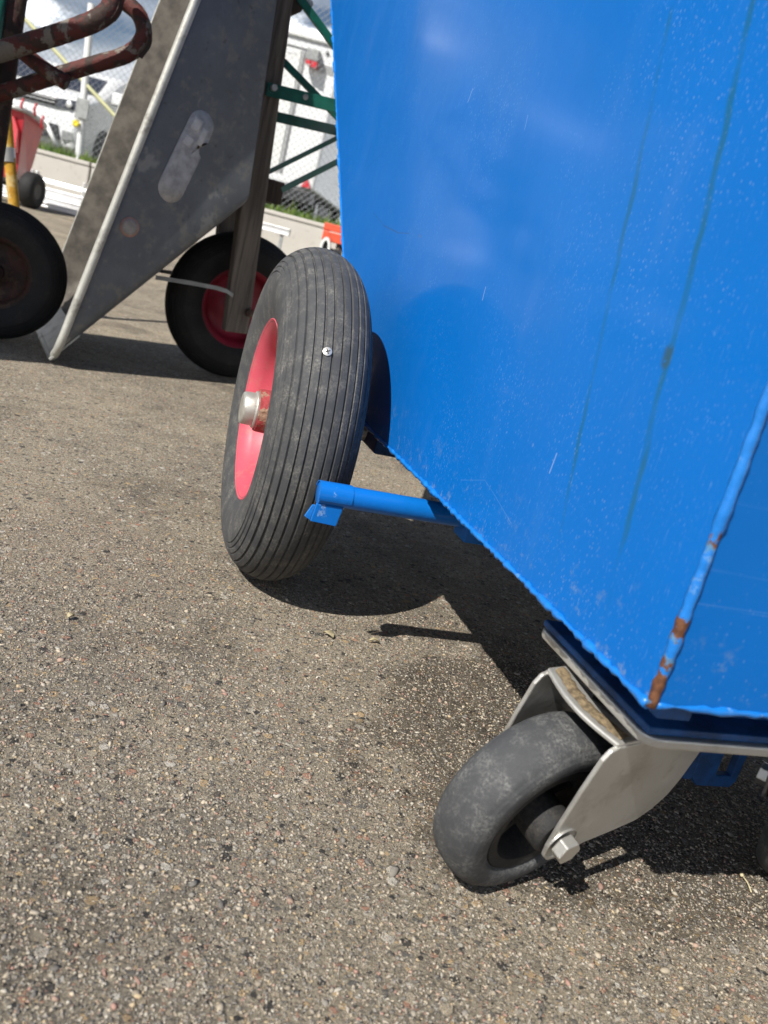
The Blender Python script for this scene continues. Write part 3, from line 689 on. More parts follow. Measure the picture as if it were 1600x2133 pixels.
# green steel leg frame
def flat(a_, b_, w_, yy, th, name, parent=wb, mat='green'):
    a_, b_ = np.array(wbp(*a_, yy)), np.array(wbp(*b_, yy)); return bevel(beam(a_, b_, w_, yy-th/2, yy+th/2).ob(name, mat, parent), .001)
lg = flat((555, 185), (790, 243), .031, .158, .006, 'leg_strap')
flat((575, 243), (790, 292), .027, .392, .006, 'leg_strap')
flat((618, -12), (760, 180), .020, .200, .010, 'leg')
flat((590, 128), (780, 322), .017, .200, .010, 'leg')
flat((560, 358), (790, 244), .012, .36, .010, 'leg_brace')
flat((585, 396), (800, 288), .014, .215, .012, 'leg_brace')
bx_, bz_ = wbp(568, 183, .158)
hx = [(bx_+.0085*math.cos(R(60*k)), bz_+.0085*math.sin(R(60*k))) for k in range(6)]
bevel(B().prism(hx, .142, .1548, 'y').lathe([(.1535, .013), (.1549, .013)], 24, (bx_, 0, bz_), 'y').ob('bolt', 'zinc', wb), .001)
bx_, bz_ = wbp(636, 202, .158)
B().lathe([(.1535, .0001), (.1535, .0065), (.1555, .0075)], 20, (bx_, 0, bz_), 'y').ob('rivet', 'sticker', wb, smooth=True)
a_, b_ = np.array(wbp(580, 380, .2)), np.array(wbp(580, 424, .2))
bevel(B().box(a_[0]-.028, a_[0]+.022, .21, .34, b_[1]-.002, a_[1]+.004).ob('cross_block', 'wood_dark', wb), .003)
a_, b_ = np.array(wbp(610, -10, .2)), np.array(wbp(612, 30, .2))
bevel(B().prism([(a_[0]-.02, a_[1]+.06), (a_[0]-.02, b_[1]-.016), (a_[0]+.006, b_[1]-.004), (a_[0]+.030, b_[1]+.012), (a_[0]+.042, a_[1]+.02), (a_[0]+.03, a_[1]+.06)], .20, .35, 'y').ob('cross_block', 'wood_dark', wb), .004)
bq = wbp(652, 5, .2); bevel(B().prism([(bq[0]-.018, bq[1]-.008), (bq[0]+.006, bq[1]-.008), (bq[0]+.010, bq[1]), (bq[0]+.006, bq[1]+.009), (bq[0]-.018, bq[1]+.009)], .222, .240, 'y').ob('bolt', 'zinc', wb), .001)

# ------------------------------------------------------------------ rusty hand truck at the left
YH = 2.00
def hp_(x, y, Y=YH): return at_y(x, y, Y)
hb0 = at_y(-30, 700, 2.02); hb0[2] = 0
ht = thing('hand_truck', 'rusty red hand truck of flaking steel tube with black tyre', 'hand truck', hb0)
def H(pts, Y=YH): return [hp_(x, y, Y)-hb0 for x, y in pts]
def htube(px, r, name, Y=YH, mat='rust_tube', k=10, jit=.02):
    return B().tube(curve(H(px, Y), k), r, 16, jit).ob(name, mat, ht, smooth=True)
htube([(-140, 150), (-60, 128), (0, 107), (80, 84), (150, 62), (200, 42), (228, 20), (240, -15), (245, -70)], .0210, 'handle_tube', YH-.05)
htube([(-140, 235), (-60, 214), (0, 195), (100, 163), (200, 133), (255, 117), (285, 98), (300, 68), (290, 32), (265, 8), (235, -10), (190, -30)], .0178, 'handle_tube', YH+.03)
htube([(38, 100), (90, 142), (138, 172)], .0170, 'cross_tube', YH, 'rust_tube')
bevel(B().tube(H([(34, -60), (18, 60), (-2, 200), (-20, 330), (-32, 560)], YH+.06), .030, 14).ob('upright', 'rust_dark', ht, smooth=True), .0)
B().tube(H([(4, -60), (-10, 60), (-26, 200)], YH+.02), .016, 12).ob('upright_strip', 'green', ht, smooth=True)
B().tube(H([(38, 50), (47, 52)], YH+.06), .006, 8).ob('stud', 'rust_dark', ht)
# guard strips riveted round the tube bends
def strip(px, Y, w_, off):
    P = curve(H(px, Y), 8); v_ = []; f_ = []
    for i, q in enumerate(P):
        d = P[min(i+1, len(P)-1)]-P[max(i-1, 0)]; d /= np.linalg.norm(d); n_ = np.cross(d, np.array([0, 1., 0])); n_ /= np.linalg.norm(n_)
        for dy in (-w_, w_):
            for k in (0, .003): v_.append(q+n_*(off+k)+np.array([0, dy, 0]))
    for i in range(len(P)-1):
        a0 = i*4; b0_ = a0+4; f_ += [(a0, b0_, b0_+1, a0+1), (a0+2, a0+3, b0_+3, b0_+2), (a0, a0+2, b0_+2, b0_), (a0+1, b0_+1, b0_+3, a0+3)]
    f_ += [(0, 1, 3, 2), tuple(len(P)*4-4+i for i in (0, 2, 3, 1))]
    return B().add(v_, f_)
strip([(292, 120), (311, 92), (312, 62), (300, 32)], YH+.03, .012, 0).ob('guard_strip', 'rust_dark', ht)
strip([(236, 42), (250, 20), (256, -20)], YH-.05, .012, 0).ob('guard_strip', 'rust_dark', ht)
lw = at_z(-8, 565, .162)
wl_ = lw-hb0
hw1 = pneumatic(ht, wl_[0], wl_[1], .162, -1, .162, .041, 'rust_dark', 'tyre_black', 'rust_dark', 'rust_dark', .084, True, 'wheel', 'y')
hw1.location = Vector((wl_[0], wl_[1], 0)); 
for o_ in [hw1]+list(hw1.children):
    for v_ in o_.data.vertices: v_.co.x -= wl_[0]; v_.co.y -= wl_[1]
hw1.rotation_euler = (0, 0, R(20))
B().tube([(wl_[0]-.25, wl_[1]-.02, .172), (wl_[0], wl_[1]+.02, .172)], .011, 12).ob('axle', 'rust_dark', ht, smooth=True)
B().tube([H([(-32, 560)], YH+.06)[0], (wl_[0]-.10, wl_[1]+.0, .172)], .02, 12).ob('axle_stay', 'rust_dark', ht, smooth=True)

bp_ = bevel(B().box(-1.66-hb0[0], -1.175-hb0[0], 1.445-hb0[1], 1.449-hb0[1], .42, 1.32).ob('shade_board', 'galv', ht), .001)  # unseen board, added to cast shade on the wheel and upright
for z in (.55, 1.2): B().tube([np.array([-1.40, 1.45, z])-hb0, hp_(-8, 240, YH+.06)*[1, 1, 0]-hb0*[1, 1, 0]+np.array([0, 0, z-.05])], .012, 10).ob('shade_board_stay', 'rust_dark', ht, smooth=True)  # stays added to tie the unseen shading board to the upright
# ------------------------------------------------------------------ yellow pole
YP = 2.62
p0, p1 = at_y(4, 150, YP), at_y(30, 440, YP); d = p1-p0; foot = p0+d*(p0[2]/(-d[2])); topp = p0-d*.5
yp = thing('yellow_pole', 'worn yellow painted steel pole with grey clamp collar', 'pole', (foot[0], foot[1], 0))
B().tube([topp-foot*[1, 1, 0], (p0-foot*[1, 1, 0]), (0, 0, 0.001)], .0165, 18).ob('shaft', 'yellow', yp, smooth=True, auto=40)
c0, c1 = at_y(15, 308, YP)-foot*[1, 1, 0], at_y(17.5, 338, YP)-foot*[1, 1, 0]
cl = B().tube([c0, c1], .0215, 18).ob('clamp_collar', 'grey_tube', yp, smooth=True, auto=40)
c2 = at_y(-4, 318, YP)-foot*[1, 1, 0]; B().tube([c2, c2+(c1-c0)*.9], .018, 14).ob('clamp_screw', 'grey_tube', cl, smooth=True, auto=40)

# ------------------------------------------------------------------ red bin cart
YR = 8.6
rb = at_y(50, 405, YR); rb[2] = gz(YR)
rc_ = thing('bin_cart', 'red plastic bin cart with steel rim standing before aluminium rails', 'bin', rb)
def RBp(x, y, Y): return at_y(x, y, Y)-rb
fr = [RBp(14, 215, YR), RBp(60, 228, YR), RBp(88, 262, YR+.25), RBp(86, 275, YR+.25), RBp(50, 385, YR+.12), RBp(30, 378, YR), RBp(12, 372, YR)]
A_ = [RBp(-45, 207, YR), RBp(52, 231, YR), RBp(92, 265, YR+.55), RBp(-10, 240, YR+.55)]
D_ = [RBp(-25, 365, YR+.08), RBp(34, 376, YR+.08), RBp(56, 385, YR+.48), RBp(0, 370, YR+.48)]
zt = [a_[2] for a_ in A_]
bv = A_+D_
o = mesh('body', bv, [(0, 1, 5, 4), (1, 2, 6, 5), (2, 3, 7, 6), (3, 0, 4, 7), (4, 5, 6, 7)], 'red_bin', rc_)
s_ = o.modifiers.new('wall', 'SOLIDIFY'); s_.thickness = .012; bevel(o, .02, 3)
B().tube(curve([A_[0], A_[1], A_[2], A_[3]], 6), .022, 10).ob('rim_tube', 'grey_tube', rc_, smooth=True)
for (x, y) in ((46, 212), (73, 222), (88, 248)):
    B().tube(curve([RBp(x, y+20, YR-.02), RBp(x-1, y+4, YR-.03), RBp(x+3, y-6, YR-.01)], 5), [.012]*11, 8).ob('hook', 'red_bin', rc_, smooth=True)
B().prism([tuple((RBp(*q, YR))[[0, 2]]) for q in ((14, 240), (32, 244), (40, 270), (34, 318), (14, 310))], -.03, .06, 'y').ob('front_plate', 'redlamp', rc_)
wq = at_y(67, 391, YR+.1)-rb; rw = .175
w_ = B().lathe([(-.07, .09), (-.078, .12), (-.07, rw-.02), (-.05, rw-.004), (0, rw), (.05, rw-.004), (.07, rw-.02), (.078, .12), (.07, .09), (.05, .03), (-.05, .03), (-.07, .09)], 48, (wq[0], wq[1], rw), 'x').ob('wheel', 'tyre_black', rc_, smooth=True, auto=50)
B().lathe([(-.06, .001), (-.065, .085), (.065, .085), (.06, .001)], 32, (wq[0], wq[1], rw), 'x').ob('rim', 'dark', w_, smooth=True, auto=40)
wcp = w_.copy(); COL.objects.link(wcp); wcp.parent = rc_; wcp.location.x -= .62
rcp = w_.children[0].copy(); COL.objects.link(rcp); rcp.parent = wcp
B().tube([(wq[0]-.62, wq[1], rw), (wq[0], wq[1], rw)], .018, 10).ob('axle', 'dark', rc_, smooth=True)
B().box(wq[0]-.55, wq[0]-.10, wq[1]-.2, wq[1]+.2, rw+.02, rw+.06).ob('chassis', 'dark', rc_)

# ------------------------------------------------------------------ aluminium rails on the ground
def rail(px0, px1, Y, hgt, dep, label, kind='box', rests=0):
    a_, b_ = at_y(*px0, Y), at_y(*px1, Y); zc = rests
    ln = abs(b_[0]-a_[0]); t_ = thing('aluminium_rail', label, 'rail', (min(a_[0], b_[0]), Y, zc), 0, 'aluminium rails stacked by the barrier'); 
    b = B()
    if kind == 'box': b.box(0, ln, 0, dep, 0, hgt); b.box(0, ln, -.012, 0, 0, .018); b.box(0, ln, -.012, 0, hgt-.018, hgt)
    else: b.tube([(0, dep/2, hgt/2), (ln, dep/2, hgt/2)], hgt/2, 14)
    bevel(b.ob('profile', 'alu', t_, smooth=False), .003)
    for x in (0, ln): 
        B().box(x-.003 if x else -.0035, x+.0035 if x else .003, -.004, dep+.004, .004, hgt-.004).ob('end_cap', 'grey', t_)
    return t_, ln
z0 = gz(9.9)
R1, _ = rail((-60, 400), (215, 450), 9.70, .055, .16, 'low wide aluminium rail lying on the asphalt, lowest of the stack', rests=gz(9.7)+.0)
R2, _ = rail((-60, 400), (205, 440), 9.95, .115, .10, 'deep ribbed aluminium rail behind the low wide one', rests=gz(9.95))
R3, _ = rail((-60, 400), (200, 430), 10.12, .20, .08, 'tall aluminium rail standing on edge near the barrier', rests=gz(10.12))
R4, l4 = rail((40, 380), (196, 420), 10.13, .06, .06, 'round aluminium tube held by brackets on top of the rail stack', 'tube', gz(10.12)+.245)
for x in (.16, l4-.12):
    for k in (-.03, .03): bevel(B().box(x+k-.008, x+k+.008, -.006, .066, -.044, .115).ob('bracket', 'alu', R4), .002)
    B().box(x-.05, x+.05, .0, .06, -.044, -.036).ob('bracket_foot', 'grey', R4)
a_ = at_y(552, 470, 10.4); R5, _ = rail((530, 468), (603, 484), 10.6, .085, .05, 'short white aluminium rail held level before the concrete barrier', rests=gz(10.6))
R5.location.z = at_y(575, 478, 10.6)[2]-.04
for x in (.06, .33): B().box(x, x+.04, .012, .042, -(R5.location.z-gz(10.6)), -.001).ob('support_post', 'grey', R5)

# ------------------------------------------------------------------ concrete barrier, bank, grass, fence
YB = 11.0
zt_ = at_y(150, 328, YB)[2]; zb = gz(YB)
edges = [-11.5, -7.6, at_y(190, 338, YB)[0], .35, 4.4]
desc = ['pale concrete barrier block at the outer end beyond the bin cart', 'pale concrete barrier block behind the red bin cart and rails', 'pale concrete barrier block behind the upturned wheelbarrow', 'pale concrete barrier block behind the blue container']
for i in range(4):
    x0, x1 = edges[i]+.012, edges[i+1]-.012
    t_ = thing('concrete_barrier', desc[i], 'barrier', ((x0+x1)/2, YB+.2, zb), 0, 'concrete barrier blocks along the yard'); h_ = (x1-x0)/2
    bevel(B().box(-h_, h_, -.2, .2, -.05, zt_-zb-.05).ob('block', 'concrete', t_), .015)
    bevel(B().box(-h_, h_, -.215, .2, zt_-zb-.0495, zt_-zb).ob('coping', 'concrete', t_), .01)
bankz = zt_-.03
bv = []; yb = [11.42, 12, 14, 20, 40, 120]; xb = np.linspace(-90, 60, 31)
for y in yb:
    for x in xb: bv.append((x, y, bankz+(.0 if y < 13 else .02)))
nb = len(xb)
mesh('bank', bv, [(j*nb+i, j*nb+i+1, (j+1)*nb+i+1, (j+1)*nb+i) for j in range(len(yb)-1) for i in range(nb-1)], 'soil', kind='structure')
gv = []; gf = []
for i in range(9000):
    x = rng.uniform(-9, 3.5); y = 11.45+abs(rng.normal(0, .45)); h = rng.uniform(.05, .17)*(1.6 if rng.random() < .06 else 1); a_ = rng.uniform(0, 6.28); w_ = .006
    dx, dy = rng.normal(0, .04), rng.normal(0, .04); n = len(gv)
    gv += [(x-w_*math.cos(a_), y-w_*math.sin(a_), bankz-.01), (x+w_*math.cos(a_), y+w_*math.sin(a_), bankz-.01), (x+dx*.5+w_*.7*math.cos(a_), y+dy*.5, bankz+h*.6), (x+dx, y+dy, bankz+h)]
    gf += [(n, n+1, n+2), (n, n+2, n+3)]
mesh('grass', gv, gf, 'grass', kind='stuff', label='rough green grass growing along the top of the barrier', cat='grass')
YF = 11.75
fe = thing('chain_link_fence', 'chain link fence with pale olive brace tube above the barrier', 'fence', (-3, YF, bankz))
FH, X0, X1 = 2.6, -8.0, 6.0
b = B(); sp_ = .088
def wire(xa, za, xb_, zb_):
    d = np.array([xb_-xa, 0, zb_-za]); d /= np.linalg.norm(d); r_ = .0026; nn = np.array([-d[2], 0, d[0]])*r_; yy = np.array([0, r_, 0])
    P, Q_ = np.array([xa, 0, za]), np.array([xb_, 0, zb_]); b.add([P+nn, P-nn*.5+yy, P-nn*.5-yy, Q_+nn, Q_-nn*.5+yy, Q_-nn*.5-yy], [(0, 1, 4, 3), (1, 2, 5, 4), (2, 0, 3, 5)])
k = X0-FH
while k < X1+FH:
    for sg in (1, -1):
        xa, xb_ = (k, k+FH) if sg > 0 else (k+FH, k); za, zb_ = 0.02, FH
        lo, hi = X0, X1
        t0, t1 = 0., 1.
        dx = xb_-xa
        ta, tb = (lo-xa)/dx, (hi-xa)/dx
        t0, t1 = max(0, min(ta, tb)), min(1, max(ta, tb))
        if t1 > t0: wire(xa+dx*t0, za+(zb_-za)*t0, xa+dx*t1, za+(zb_-za)*t1)
    k += sp_
b.ob('wire_mesh', 'wire', fe, kind='stuff')
def fpx(x, y, Y=YF): return at_y(x, y, Y)-np.array([-3, YF, bankz])
B().tube([fpx(20, 5), fpx(45, 32), fpx(130, 122), fpx(240, 242), fpx(330, 338)], .026, 12).ob('brace_tube', 'rail_olive', fe, smooth=True)
for x in (-7.6, -.2, 2.7, 5.6):
    B().tube([(x, .03, -.02), (x, .03, FH+.05)], .03, 14).ob('post', 'grey_tube', fe, smooth=True, auto=40)
q0, q1 = fpx(166, 318), fpx(178, 160); q0[2] = 0
B().tube([q0, q1, q1+(q1-q0)*.8], .045, 14).ob('post', 'offwhite', fe, smooth=True, auto=40)
bx_ = fpx(171, 226, YF-.06); bevel(B().box(bx_[0]-.085, bx_[0]+.085, bx_[1]-.01, bx_[1]+.01, bx_[2]-.12, bx_[2]+.12).ob('post_plate', 'grey', fe), .004)
q = fpx(158, 257, YF-.08); b = B()
for i in range(7):
    t = i*.9; b.tube([q, q+.05*np.array([math.cos(t), .2*math.sin(2*t), math.sin(t)])], [.018, .012], 8)
b.ob('cable_tie', 'yellow_flower', fe, smooth=True)
B().tube([fpx(94, 252, YF-.05), fpx(120, 308, YF-.05)], .028, 12).ob('prop_tube', 'offwhite', fe, smooth=True)

# ------------------------------------------------------------------ white van behind the fence
YV = 14.4; vz = bankz+.02
vc = at_y(162, 300, YV); VX = vc[0]                       # right front corner
van = thing('van', 'white van parked beyond the chain link fence', 'van', (VX, YV, vz))
def V(x, y, Y=YV): P = at_y(x, y, Y); return (P[0]-VX, P[1]-YV, P[2]-vz)
zB, zH, zW, zR = .20, V(140, 214)[2], V(150, 186)[2], V(150, 140)[2]
hoodz = zW
prof = [(.10, .20), (.0, .26), (-.03, .45), (-.02, zH-.25), (.02, zH+.02), (.10, zH+.10), (.55, hoodz+.02), (.70, hoodz+.05), (1.30, zR+.10), (1.55, zR+.20), (2.2, zR+.27), (5.2, zR+.27), (5.3, zR+.2), (5.35, .4), (5.2, .2)]
wv = 2.0
def vansec(x, ins, dz): return [(x, y+(ins if y < 3 else -ins), z-(dz if z > 1 else 0)) for y, z in prof]
secs = [vansec(-wv, .10, .03), vansec(-wv+.10, .02, 0), vansec(-.10, .02, 0), vansec(0, .10, .03)]
n = len(prof); vv = [q for s in secs for q in s]; vf = []
for j in range(3): vf += [(j*n+i, j*n+(i+1) % n, (j+1)*n+(i+1) % n, (j+1)*n+i) for i in range(n)]
vf += [tuple(range(n)), tuple(3*n+i for i in range(n))]
bevel(mesh('body', vv, vf, 'white', van), .03, 3)
def slab(name, mat, poly, th, parent=van, push=.012):        # panel given by its four corners, with thickness
    P = [np.array(q, float) for q in poly]; nrm = np.cross(P[1]-P[0], P[2]-P[0]); nrm /= np.linalg.norm(nrm)
    if nrm[1] > 0 or (abs(nrm[1]) < .3 and nrm[0] < 0): nrm = -nrm
    v_ = [q+nrm*push for q in P]+[q-nrm*th for q in P]; m_ = len(P)
    return mesh(name, v_, [tuple(range(m_)), tuple(range(m_, 2*m_))]+[(i, (i+1) % m_, m_+(i+1) % m_, m_+i) for i in range(m_)], mat, parent)
slab('windscreen', 'glass', [(-wv+.14, .73, hoodz+.07), (-.14, .73, hoodz+.07), (-.20, 1.28, zR+.08), (-wv+.20, 1.28, zR+.08)], .02)
slab('grille', 'dark', [(-wv+.45, .0, zH-.09), (-.42, .0, zH-.09), (-.42, .02, zH+.02), (-wv+.45, .02, zH+.02)], .04, push=.03)
for k in (0, 1): slab('grille_bar', 'alu', [(-wv+.47, -.02, zH-.055+k*.05), (-.44, -.02, zH-.055+k*.05), (-.44, -.02, zH-.045+k*.05), (-wv+.47, -.02, zH-.045+k*.05)], .01, push=.035)
for x0, x1 in ((-.42, -.02), (-wv+.02, -wv+.42)): 
    hl = slab('headlight', 'glass', [(x0, .01, zH-.10), (x1, .05, zH-.08), (x1, .07, zH+.07), (x0, .02, zH+.03)], .05, push=.035)
    B().lathe([(-.05, .001), (-.055, .05), (-.045, .055)], 20, ((x0+x1)/2, .02, zH-.02), 'y').ob('headlight_lens', 'alu', hl, smooth=True)
slab('lower_grille', 'dark', [(-wv+.35, -.03, .34), (-.30, -.03, .34), (-.36, -.03, .56), (-wv+.4, -.03, .56)], .05, push=.02)
slab('fog_lamp', 'grey', [(-.27, -.02, .36), (-.10, .02, .38), (-.10, .02, .50), (-.27, -.02, .50)], .04, push=.025)
slab('side_window', 'glass', [(.0, 1.15, hoodz+.10), (.0, 2.3, hoodz+.10), (-.01, 2.3, zR+.08), (-.01, 1.62, zR+.08)], .02, push=.006)
slab('side_window', 'glass', [(.0, 2.4, hoodz+.10), (.0, 3.9, hoodz+.10), (-.01, 3.9, zR+.08), (-.01, 2.4, zR+.08)], .02, push=.006)
mb = bevel(B().box(.02, .24, 1.0, 1.10, hoodz+.02, hoodz+.24).ob('mirror', 'white', van), .04, 3); B().box(.05, .21, 1.101, 1.106, hoodz+.05, hoodz+.21).ob('mirror_glass', 'glass', mb)
for x in (-.16, -wv+.16):
    for y in (1.0, 4.1):
        wh = B().lathe([(-.10, .2), (-.11, .26), (-.09, .32), (0, .33), (.09, .32), (.11, .26), (.10, .2), (-.10, .2)], 40, (x, y, .33), 'x').ob('wheel', 'tyre_black', van, smooth=True, auto=50)
        B().lathe([(-.112, .001), (-.095, .2), (.095, .2), (.112, .001)], 32, (x, y, .33), 'x').ob('rim', 'grey_tube', wh, smooth=True, auto=40)
        if x > -1: slab('wheel_arch', 'dark', [(.0, y+.40*math.cos(t), .33+.40*math.sin(t)) for t in np.linspace(-.35, math.pi+.35, 18)], .12, push=.004)
B().tube([(-1.0, 2.0, zR+.27), (-1.02, 2.12, zR+.50)], .006, 6).ob('antenna', 'dark', van)

# ------------------------------------------------------------------ white camper behind the fence, rear towards the yard
YC = 15.0
cq = at_y(652, 402, YC); CX = cq[0]
cz = at_y(640, 455, YC)[2]
cp = thing('camper', 'white camper with dark rear bumper and red lamps beyond the fence', 'camper', (CX, YC, vz))
def Cc(x, y, Y=YC): P = at_y(x, y, Y); return np.array([P[0]-CX, P[1]-YC, P[2]-vz])
zlo = Cc(650, 400)[2]; zhi = Cc(640, 78)[2]
bevel(B().box(-2.25, 0, 0, 5.6, zlo, zhi).ob('body', 'white', cp), .06, 4)
bevel(B().box(-2.30, .04, -.05, 5.65, zhi-.03, zhi+.04).ob('roof_cap', 'offwhite', cp), .02)
dl, dr, dz0, dz1 = -2.0, Cc(612, 200)[0], Cc(585, 360)[2], Cc(625, 104)[2]
fr_ = bevel(B().box(dl, dr, -.014, .02, dz0, dz1).ob('rear_hatch', 'offwhite', cp), .01)
for dx in (-.02, .02, .05): B().box(dr+dx, dr+dx+.010, -.020, -.002, dz0, dz1).ob('hatch_seal', 'grey', fr_)
B().box(dl, dr+.14, -.024, -.002, dz1+.03, dz1+.045).ob('hatch_seal', 'grey', fr_)
B().box(dl, dr-.10, -.020, -.010, dz1-.08, dz1-.04).ob('trim_strip', 'white', fr_)
l1 = Cc(654, 126); bevel(B().box(l1[0]-.10, l1[0]+.11, -.22, .02, l1[2]-.05, l1[2]+.13).ob('lamp_housing', 'grey', cp), .02)
B().box(l1[0]-.09, l1[0]-.005, -.225, -.05, l1[2]-.11, l1[2]-.052).ob('marker_lamp', 'redlamp', cp)
B().box(l1[0]+.01, l1[0]+.10, -.225, -.05, l1[2]-.14, l1[2]-.055).ob('marker_lamp', 'redlamp', cp)
l2 = Cc(640, 384); v_ = [(l2[0]-.09, -.10, l2[2]-.06), (l2[0]+.08, -.10, l2[2]-.06), (l2[0]+.0, -.10, l2[2]+.10)]
mesh('tail_lamp', v_+[(x, .01, z) for x, y, z in v_], [(0, 1, 2), (3, 4, 5), (0, 1, 4, 3), (1, 2, 5, 4), (2, 0, 3, 5)], 'redlamp', cp)
l3 = Cc(682, 110); B().tube([(min(l3[0], -.06), -.03, l3[2]), (min(l3[0], -.06), .01, l3[2])], .03, 14).ob('vent_knob', 'grey', cp, smooth=True)
for k in range(4): B().box(-.34, -.06, -.012, .004, Cc(685, 140)[2]-k*.035, Cc(685, 140)[2]-k*.035+.010).ob('vent_slat', 'grey', cp)
bevel(B().box(-2.2, -.03, -.06, .5, zlo-.22, zlo-.01).ob('bumper', 'dark', cp), .02)
bevel(B().box(-2.0, -.2, .5, 5.4, zlo-.26, zlo-.002).ob('chassis', 'dark', cp), .02)
for x in (-.22, -2.03):
    for y in (1.5, 4.6):
        wh = B().lathe([(-.10, .2), (-.11, .26), (-.09, .32), (0, .33), (.09, .32), (.11, .26), (.10, .2), (-.10, .2)], 36, (x, y, .33), 'x').ob('wheel', 'tyre_black', cp, smooth=True, auto=50)
        B().lathe([(-.112, .001), (-.095, .2), (.095, .2), (.112, .001)], 28, (x, y, .33), 'x').ob('rim', 'grey_tube', wh, smooth=True, auto=40)

# ------------------------------------------------------------------ orange machine by the barrier
YO_ = 7.6
oq = at_y(700, 540, YO_); ob = np.array([oq[0], YO_, gz(YO_)])
om = thing('orange_machine', 'orange painted machine frame with pale guard beside the container', 'machine', ob)
def Op(x, y, Y=YO_): return at_y(x, y, Y)-ob
a_, b_ = Op(676, 470), Op(760, 491); bevel(B().box(a_[0], a_[0]+.75, -.03, .03, a_[2]-.03, a_[2]+.03).ob('top_bar', 'orange', om), .006)
a2 = Op(675, 489); bevel(B().box(a2[0]-.005, a2[0]+.75, -.06, .02, a2[2]-.045, a2[2]+.035).ob('lower_bar', 'orange', om), .006)
B().box(a_[0]+.005, a_[0]+.055, -.025, .025, a2[2]+.03, a_[2]-.031).ob('corner_post', 'orange', om)
for dx in (.14, .64): bevel(B().box(a_[0]+dx, a_[0]+dx+.06, -.03, .03, 0, a2[2]-.046).ob('leg', 'rust_tube', om), .005)
c_ = Op(681, 520); gl = [(c_[0]+.045*math.cos(t)*1.0, c_[2]+.10*math.sin(t)) for t in np.linspace(0, 2*math.pi, 33)[:-1]]; gi = [(c_[0]+(x-c_[0])*.55, c_[2]+(z-c_[2])*.72) for x, z in gl]
v_ = [(x, y, z) for y in (-.16, -.10) for l in (gl, gi) for x, z in l]; m_ = 32; f_ = []
for i in range(m_):
    j = (i+1) % m_; f_ += [(i, j, m_+j, m_+i), (2*m_+i, 3*m_+i, 3*m_+j, 2*m_+j), (i, 2*m_+i, 2*m_+j, j), (m_+i, m_+j, 3*m_+j, 3*m_+i)]
gr = mesh('guard', v_, f_, 'offwhite', om, smooth=True, auto=40)
B().prism(gi, -.12, -.11, 'y').ob('guard_mesh', 'dark', gr)
B().box(c_[0]-.02, a_[0]+.2, -.10, -.031, c_[2]-.01, c_[2]+.02).ob('guard_arm', 'dark', om)
bevel(B().box(a_[0]+.10, a_[0]+.70, -.10, .25, .002, .12).ob('base', 'dark', om), .01)

# ------------------------------------------------------------------ grit and loose stones on the asphalt
def ico(sub):
    bm = bmesh.new(); bmesh.ops.create_icosphere(bm, subdivisions=sub, radius=1); v_ = np.array([q.co[:] for q in bm.verts]); bm.faces.ensure_lookup_table(); f_ = np.array([[q.index for q in f.verts] for f in bm.faces]); bm.free(); return v_, f_
PAL = np.array([(.10, .10, .102), (.23, .215, .195), (.42, .37, .30), (.56, .475, .355), (.45, .39, .31), (.50, .46, .385), (.45, .29, .22), (.38, .20, .16), (.52, .40, .24), (.58, .54, .46), (.32, .27, .205)])
PWT = np.array([.19, .14, .14, .13, .11, .06, .07, .035, .055, .03, .06]); PWT /= PWT.sum()
def grit(name, n, size, base, label, region, sink=.45, pal_w=PWT):
    v0, f0 = base; xs_, ys_ = region(n); n = len(xs_)
    r = size(n); sc3 = r[:, None]*np.stack([rng.uniform(.7, 1.7, n), rng.uniform(.6, 1.1, n), rng.uniform(.30, .65, n)], 1)
    ang = rng.uniform(0, 6.283, n); til = rng.normal(0, .35, n)
    V_ = v0[None]*(1+rng.uniform(-.50, .40, (n, len(v0), 1)))*sc3[:, None, :]
    c_, s_ = np.cos(til)[:, None], np.sin(til)[:, None]; X, Y, Z = V_[..., 0], V_[..., 1], V_[..., 2]
    Y, Z = Y*c_-Z*s_, Y*s_+Z*c_; c_, s_ = np.cos(ang)[:, None], np.sin(ang)[:, None]; X, Y = X*c_-Y*s_, X*s_+Y*c_
    V_ = np.stack([X+xs_[:, None], Y+ys_[:, None], Z+(sc3[:, 2]*sink)[:, None]+.02*np.maximum(0, ys_-3)[:, None]], -1).reshape(-1, 3)
    F_ = (f0[None]+(np.arange(n)*len(v0))[:, None, None]).reshape(-1, 3)
    me = bpy.data.meshes.new(name); me.vertices.add(len(V_)); me.vertices.foreach_set('co', V_.ravel()); me.loops.add(F_.size); me.loops.foreach_set('vertex_index', F_.ravel().astype(np.int32))
    me.polygons.add(len(F_)); me.polygons.foreach_set('loop_start', np.arange(0, F_.size, 3, dtype=np.int32)); me.update(calc_edges=True)
    col = PAL[rng.choice(len(PAL), n, p=pal_w)]*rng.uniform(.75, 1.2, (n, 1)); col = col*.78+np.array([.33, .285, .215])*.22; col = np.concatenate([np.clip(col, 0, .8), np.ones((n, 1))], 1)
    at = me.color_attributes.new('tone', 'FLOAT_COLOR', 'POINT'); at.data.foreach_set('color', np.repeat(col, len(v0), 0).astype(np.float32).ravel())
    me.materials.append(MAT['stone']); o = bpy.data.objects.new(name, me); COL.objects.link(o); return tag(o, label, 'gravel', None, 'stuff')
def wedge(ymin, ymax, half, power=1.0):
    def f(n):
        y = ymin+(ymax-ymin)*rng.random(n)**power; x = (rng.random(n)*2-1)*(half[0]+half[1]*y)-.12*y; return x, y
    return f
OCT = (np.array([(1, 0, 0), (-1, 0, 0), (0, 1, 0), (0, -1, 0), (0, 0, 1), (0, 0, -1.)]), np.array([(0, 2, 4), (2, 1, 4), (1, 3, 4), (3, 0, 4), (2, 0, 5), (1, 2, 5), (3, 1, 5), (0, 3, 5)]))
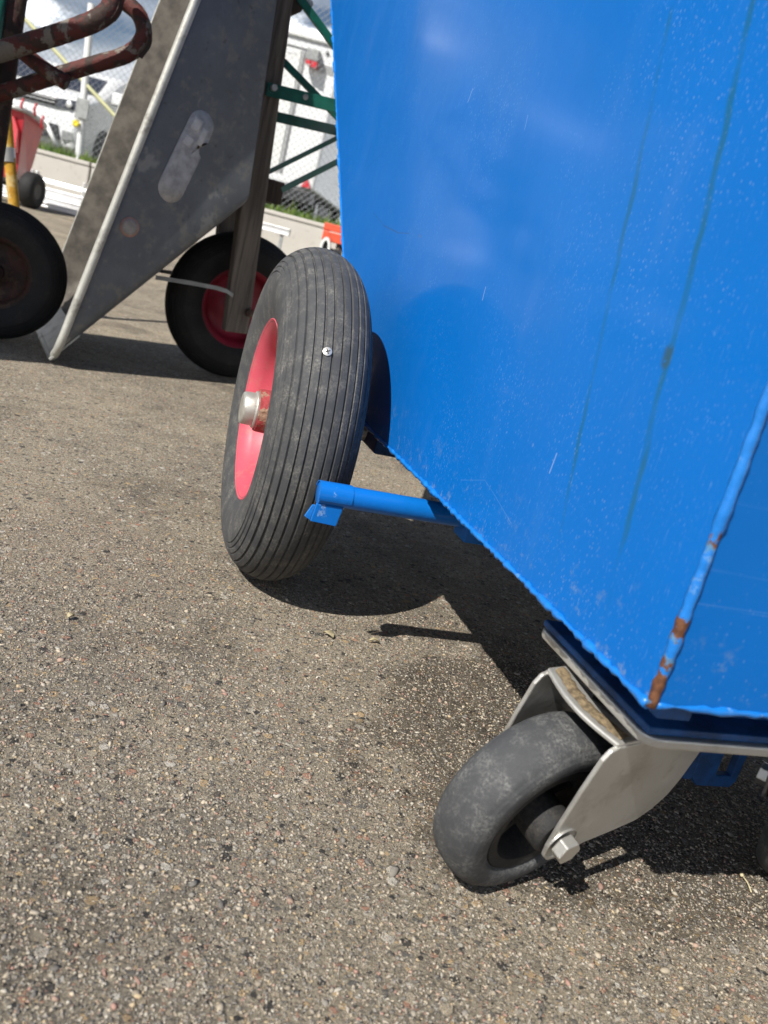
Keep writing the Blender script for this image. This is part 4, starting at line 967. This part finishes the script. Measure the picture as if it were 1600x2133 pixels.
grit('fine_grit', 150000, lambda n: .0005+rng.exponential(.00035, n).clip(0, .0012), OCT, 'fine sandy grit lying all over the worn asphalt', wedge(.16, 1.0, (.20, .50), 1.0), .4)
grit('gravel', 26000, lambda n: .0010+rng.exponential(.0004, n).clip(0, .0018), ico(1), 'small mixed aggregate stones set in the asphalt', wedge(.16, 2.6, (.22, .52), 1.15), .1)
PW2 = np.array([.24, .16, .06, .05, .08, .02, .20, .14, .03, .0, .06]); PW2 /= PW2.sum()
grit('pebbles', 200, lambda n: .0020+rng.exponential(.0008, n).clip(0, .0028), ico(1), 'larger loose pink and dark pebbles scattered over the asphalt', wedge(.2, 2.4, (.22, .5), 1.2), .25, PW2)
# a few bits of dry plant litter
def leaf(px, ln, wd_, ang, label):
    q = at_z(*px); b = B(); n = 9; v_ = []
    for i in range(n):
        t = i/(n-1); w_ = wd_*math.sin(math.pi*min(1, t*.97+.03))**.8; x = (t-.5)*ln
        for s_ in (-1, 0, 1): v_.append((x, s_*w_, .0016+.0022*abs(s_)+.003*math.sin(t*3.1)))
    f_ = []
    for i in range(n-1):
        for k in (0, 1): a0 = i*3+k; f_.append((a0, a0+1, a0+4, a0+3))
    o = mesh('dry_leaf', v_, f_, 'leaf', None, smooth=True, label=label, cat='leaf'); o.location = q; o.rotation_euler = (0, 0, ang)
    s_ = o.modifiers.new('blade', 'SOLIDIFY'); s_.thickness = .0004
leaf((683, 1327), .014, .0045, 2.6, 'pale dry leaf scrap on sunlit asphalt beside the foot bar shadow')
leaf((778, 1341), .013, .0025, .3, 'narrow dry leaf scrap just below the foot bar shadow')
leaf((146, 1290), .010, .0028, 1.2, 'crumpled pale leaf scrap alone on open asphalt')
q0, q1 = at_z(1545, 1832), at_z(1564, 1862); s_o = B().tube(curve([np.array([0, 0, .003]), (q1-q0)*.5+np.array([0, 0, .0035]), q1-q0+np.array([0, 0, .0015])], 5), .0006, 6).tube([(0, 0, .003), (-.0006, .0012, .0032), (-.0013, .0028, .003)], [.0010, .0018, .0008], 8).ob('straw', 'straw', None, smooth=True, label='pale dry grass stalk with seed head by the caster shadow edge', cat='straw'); s_o.location = q0
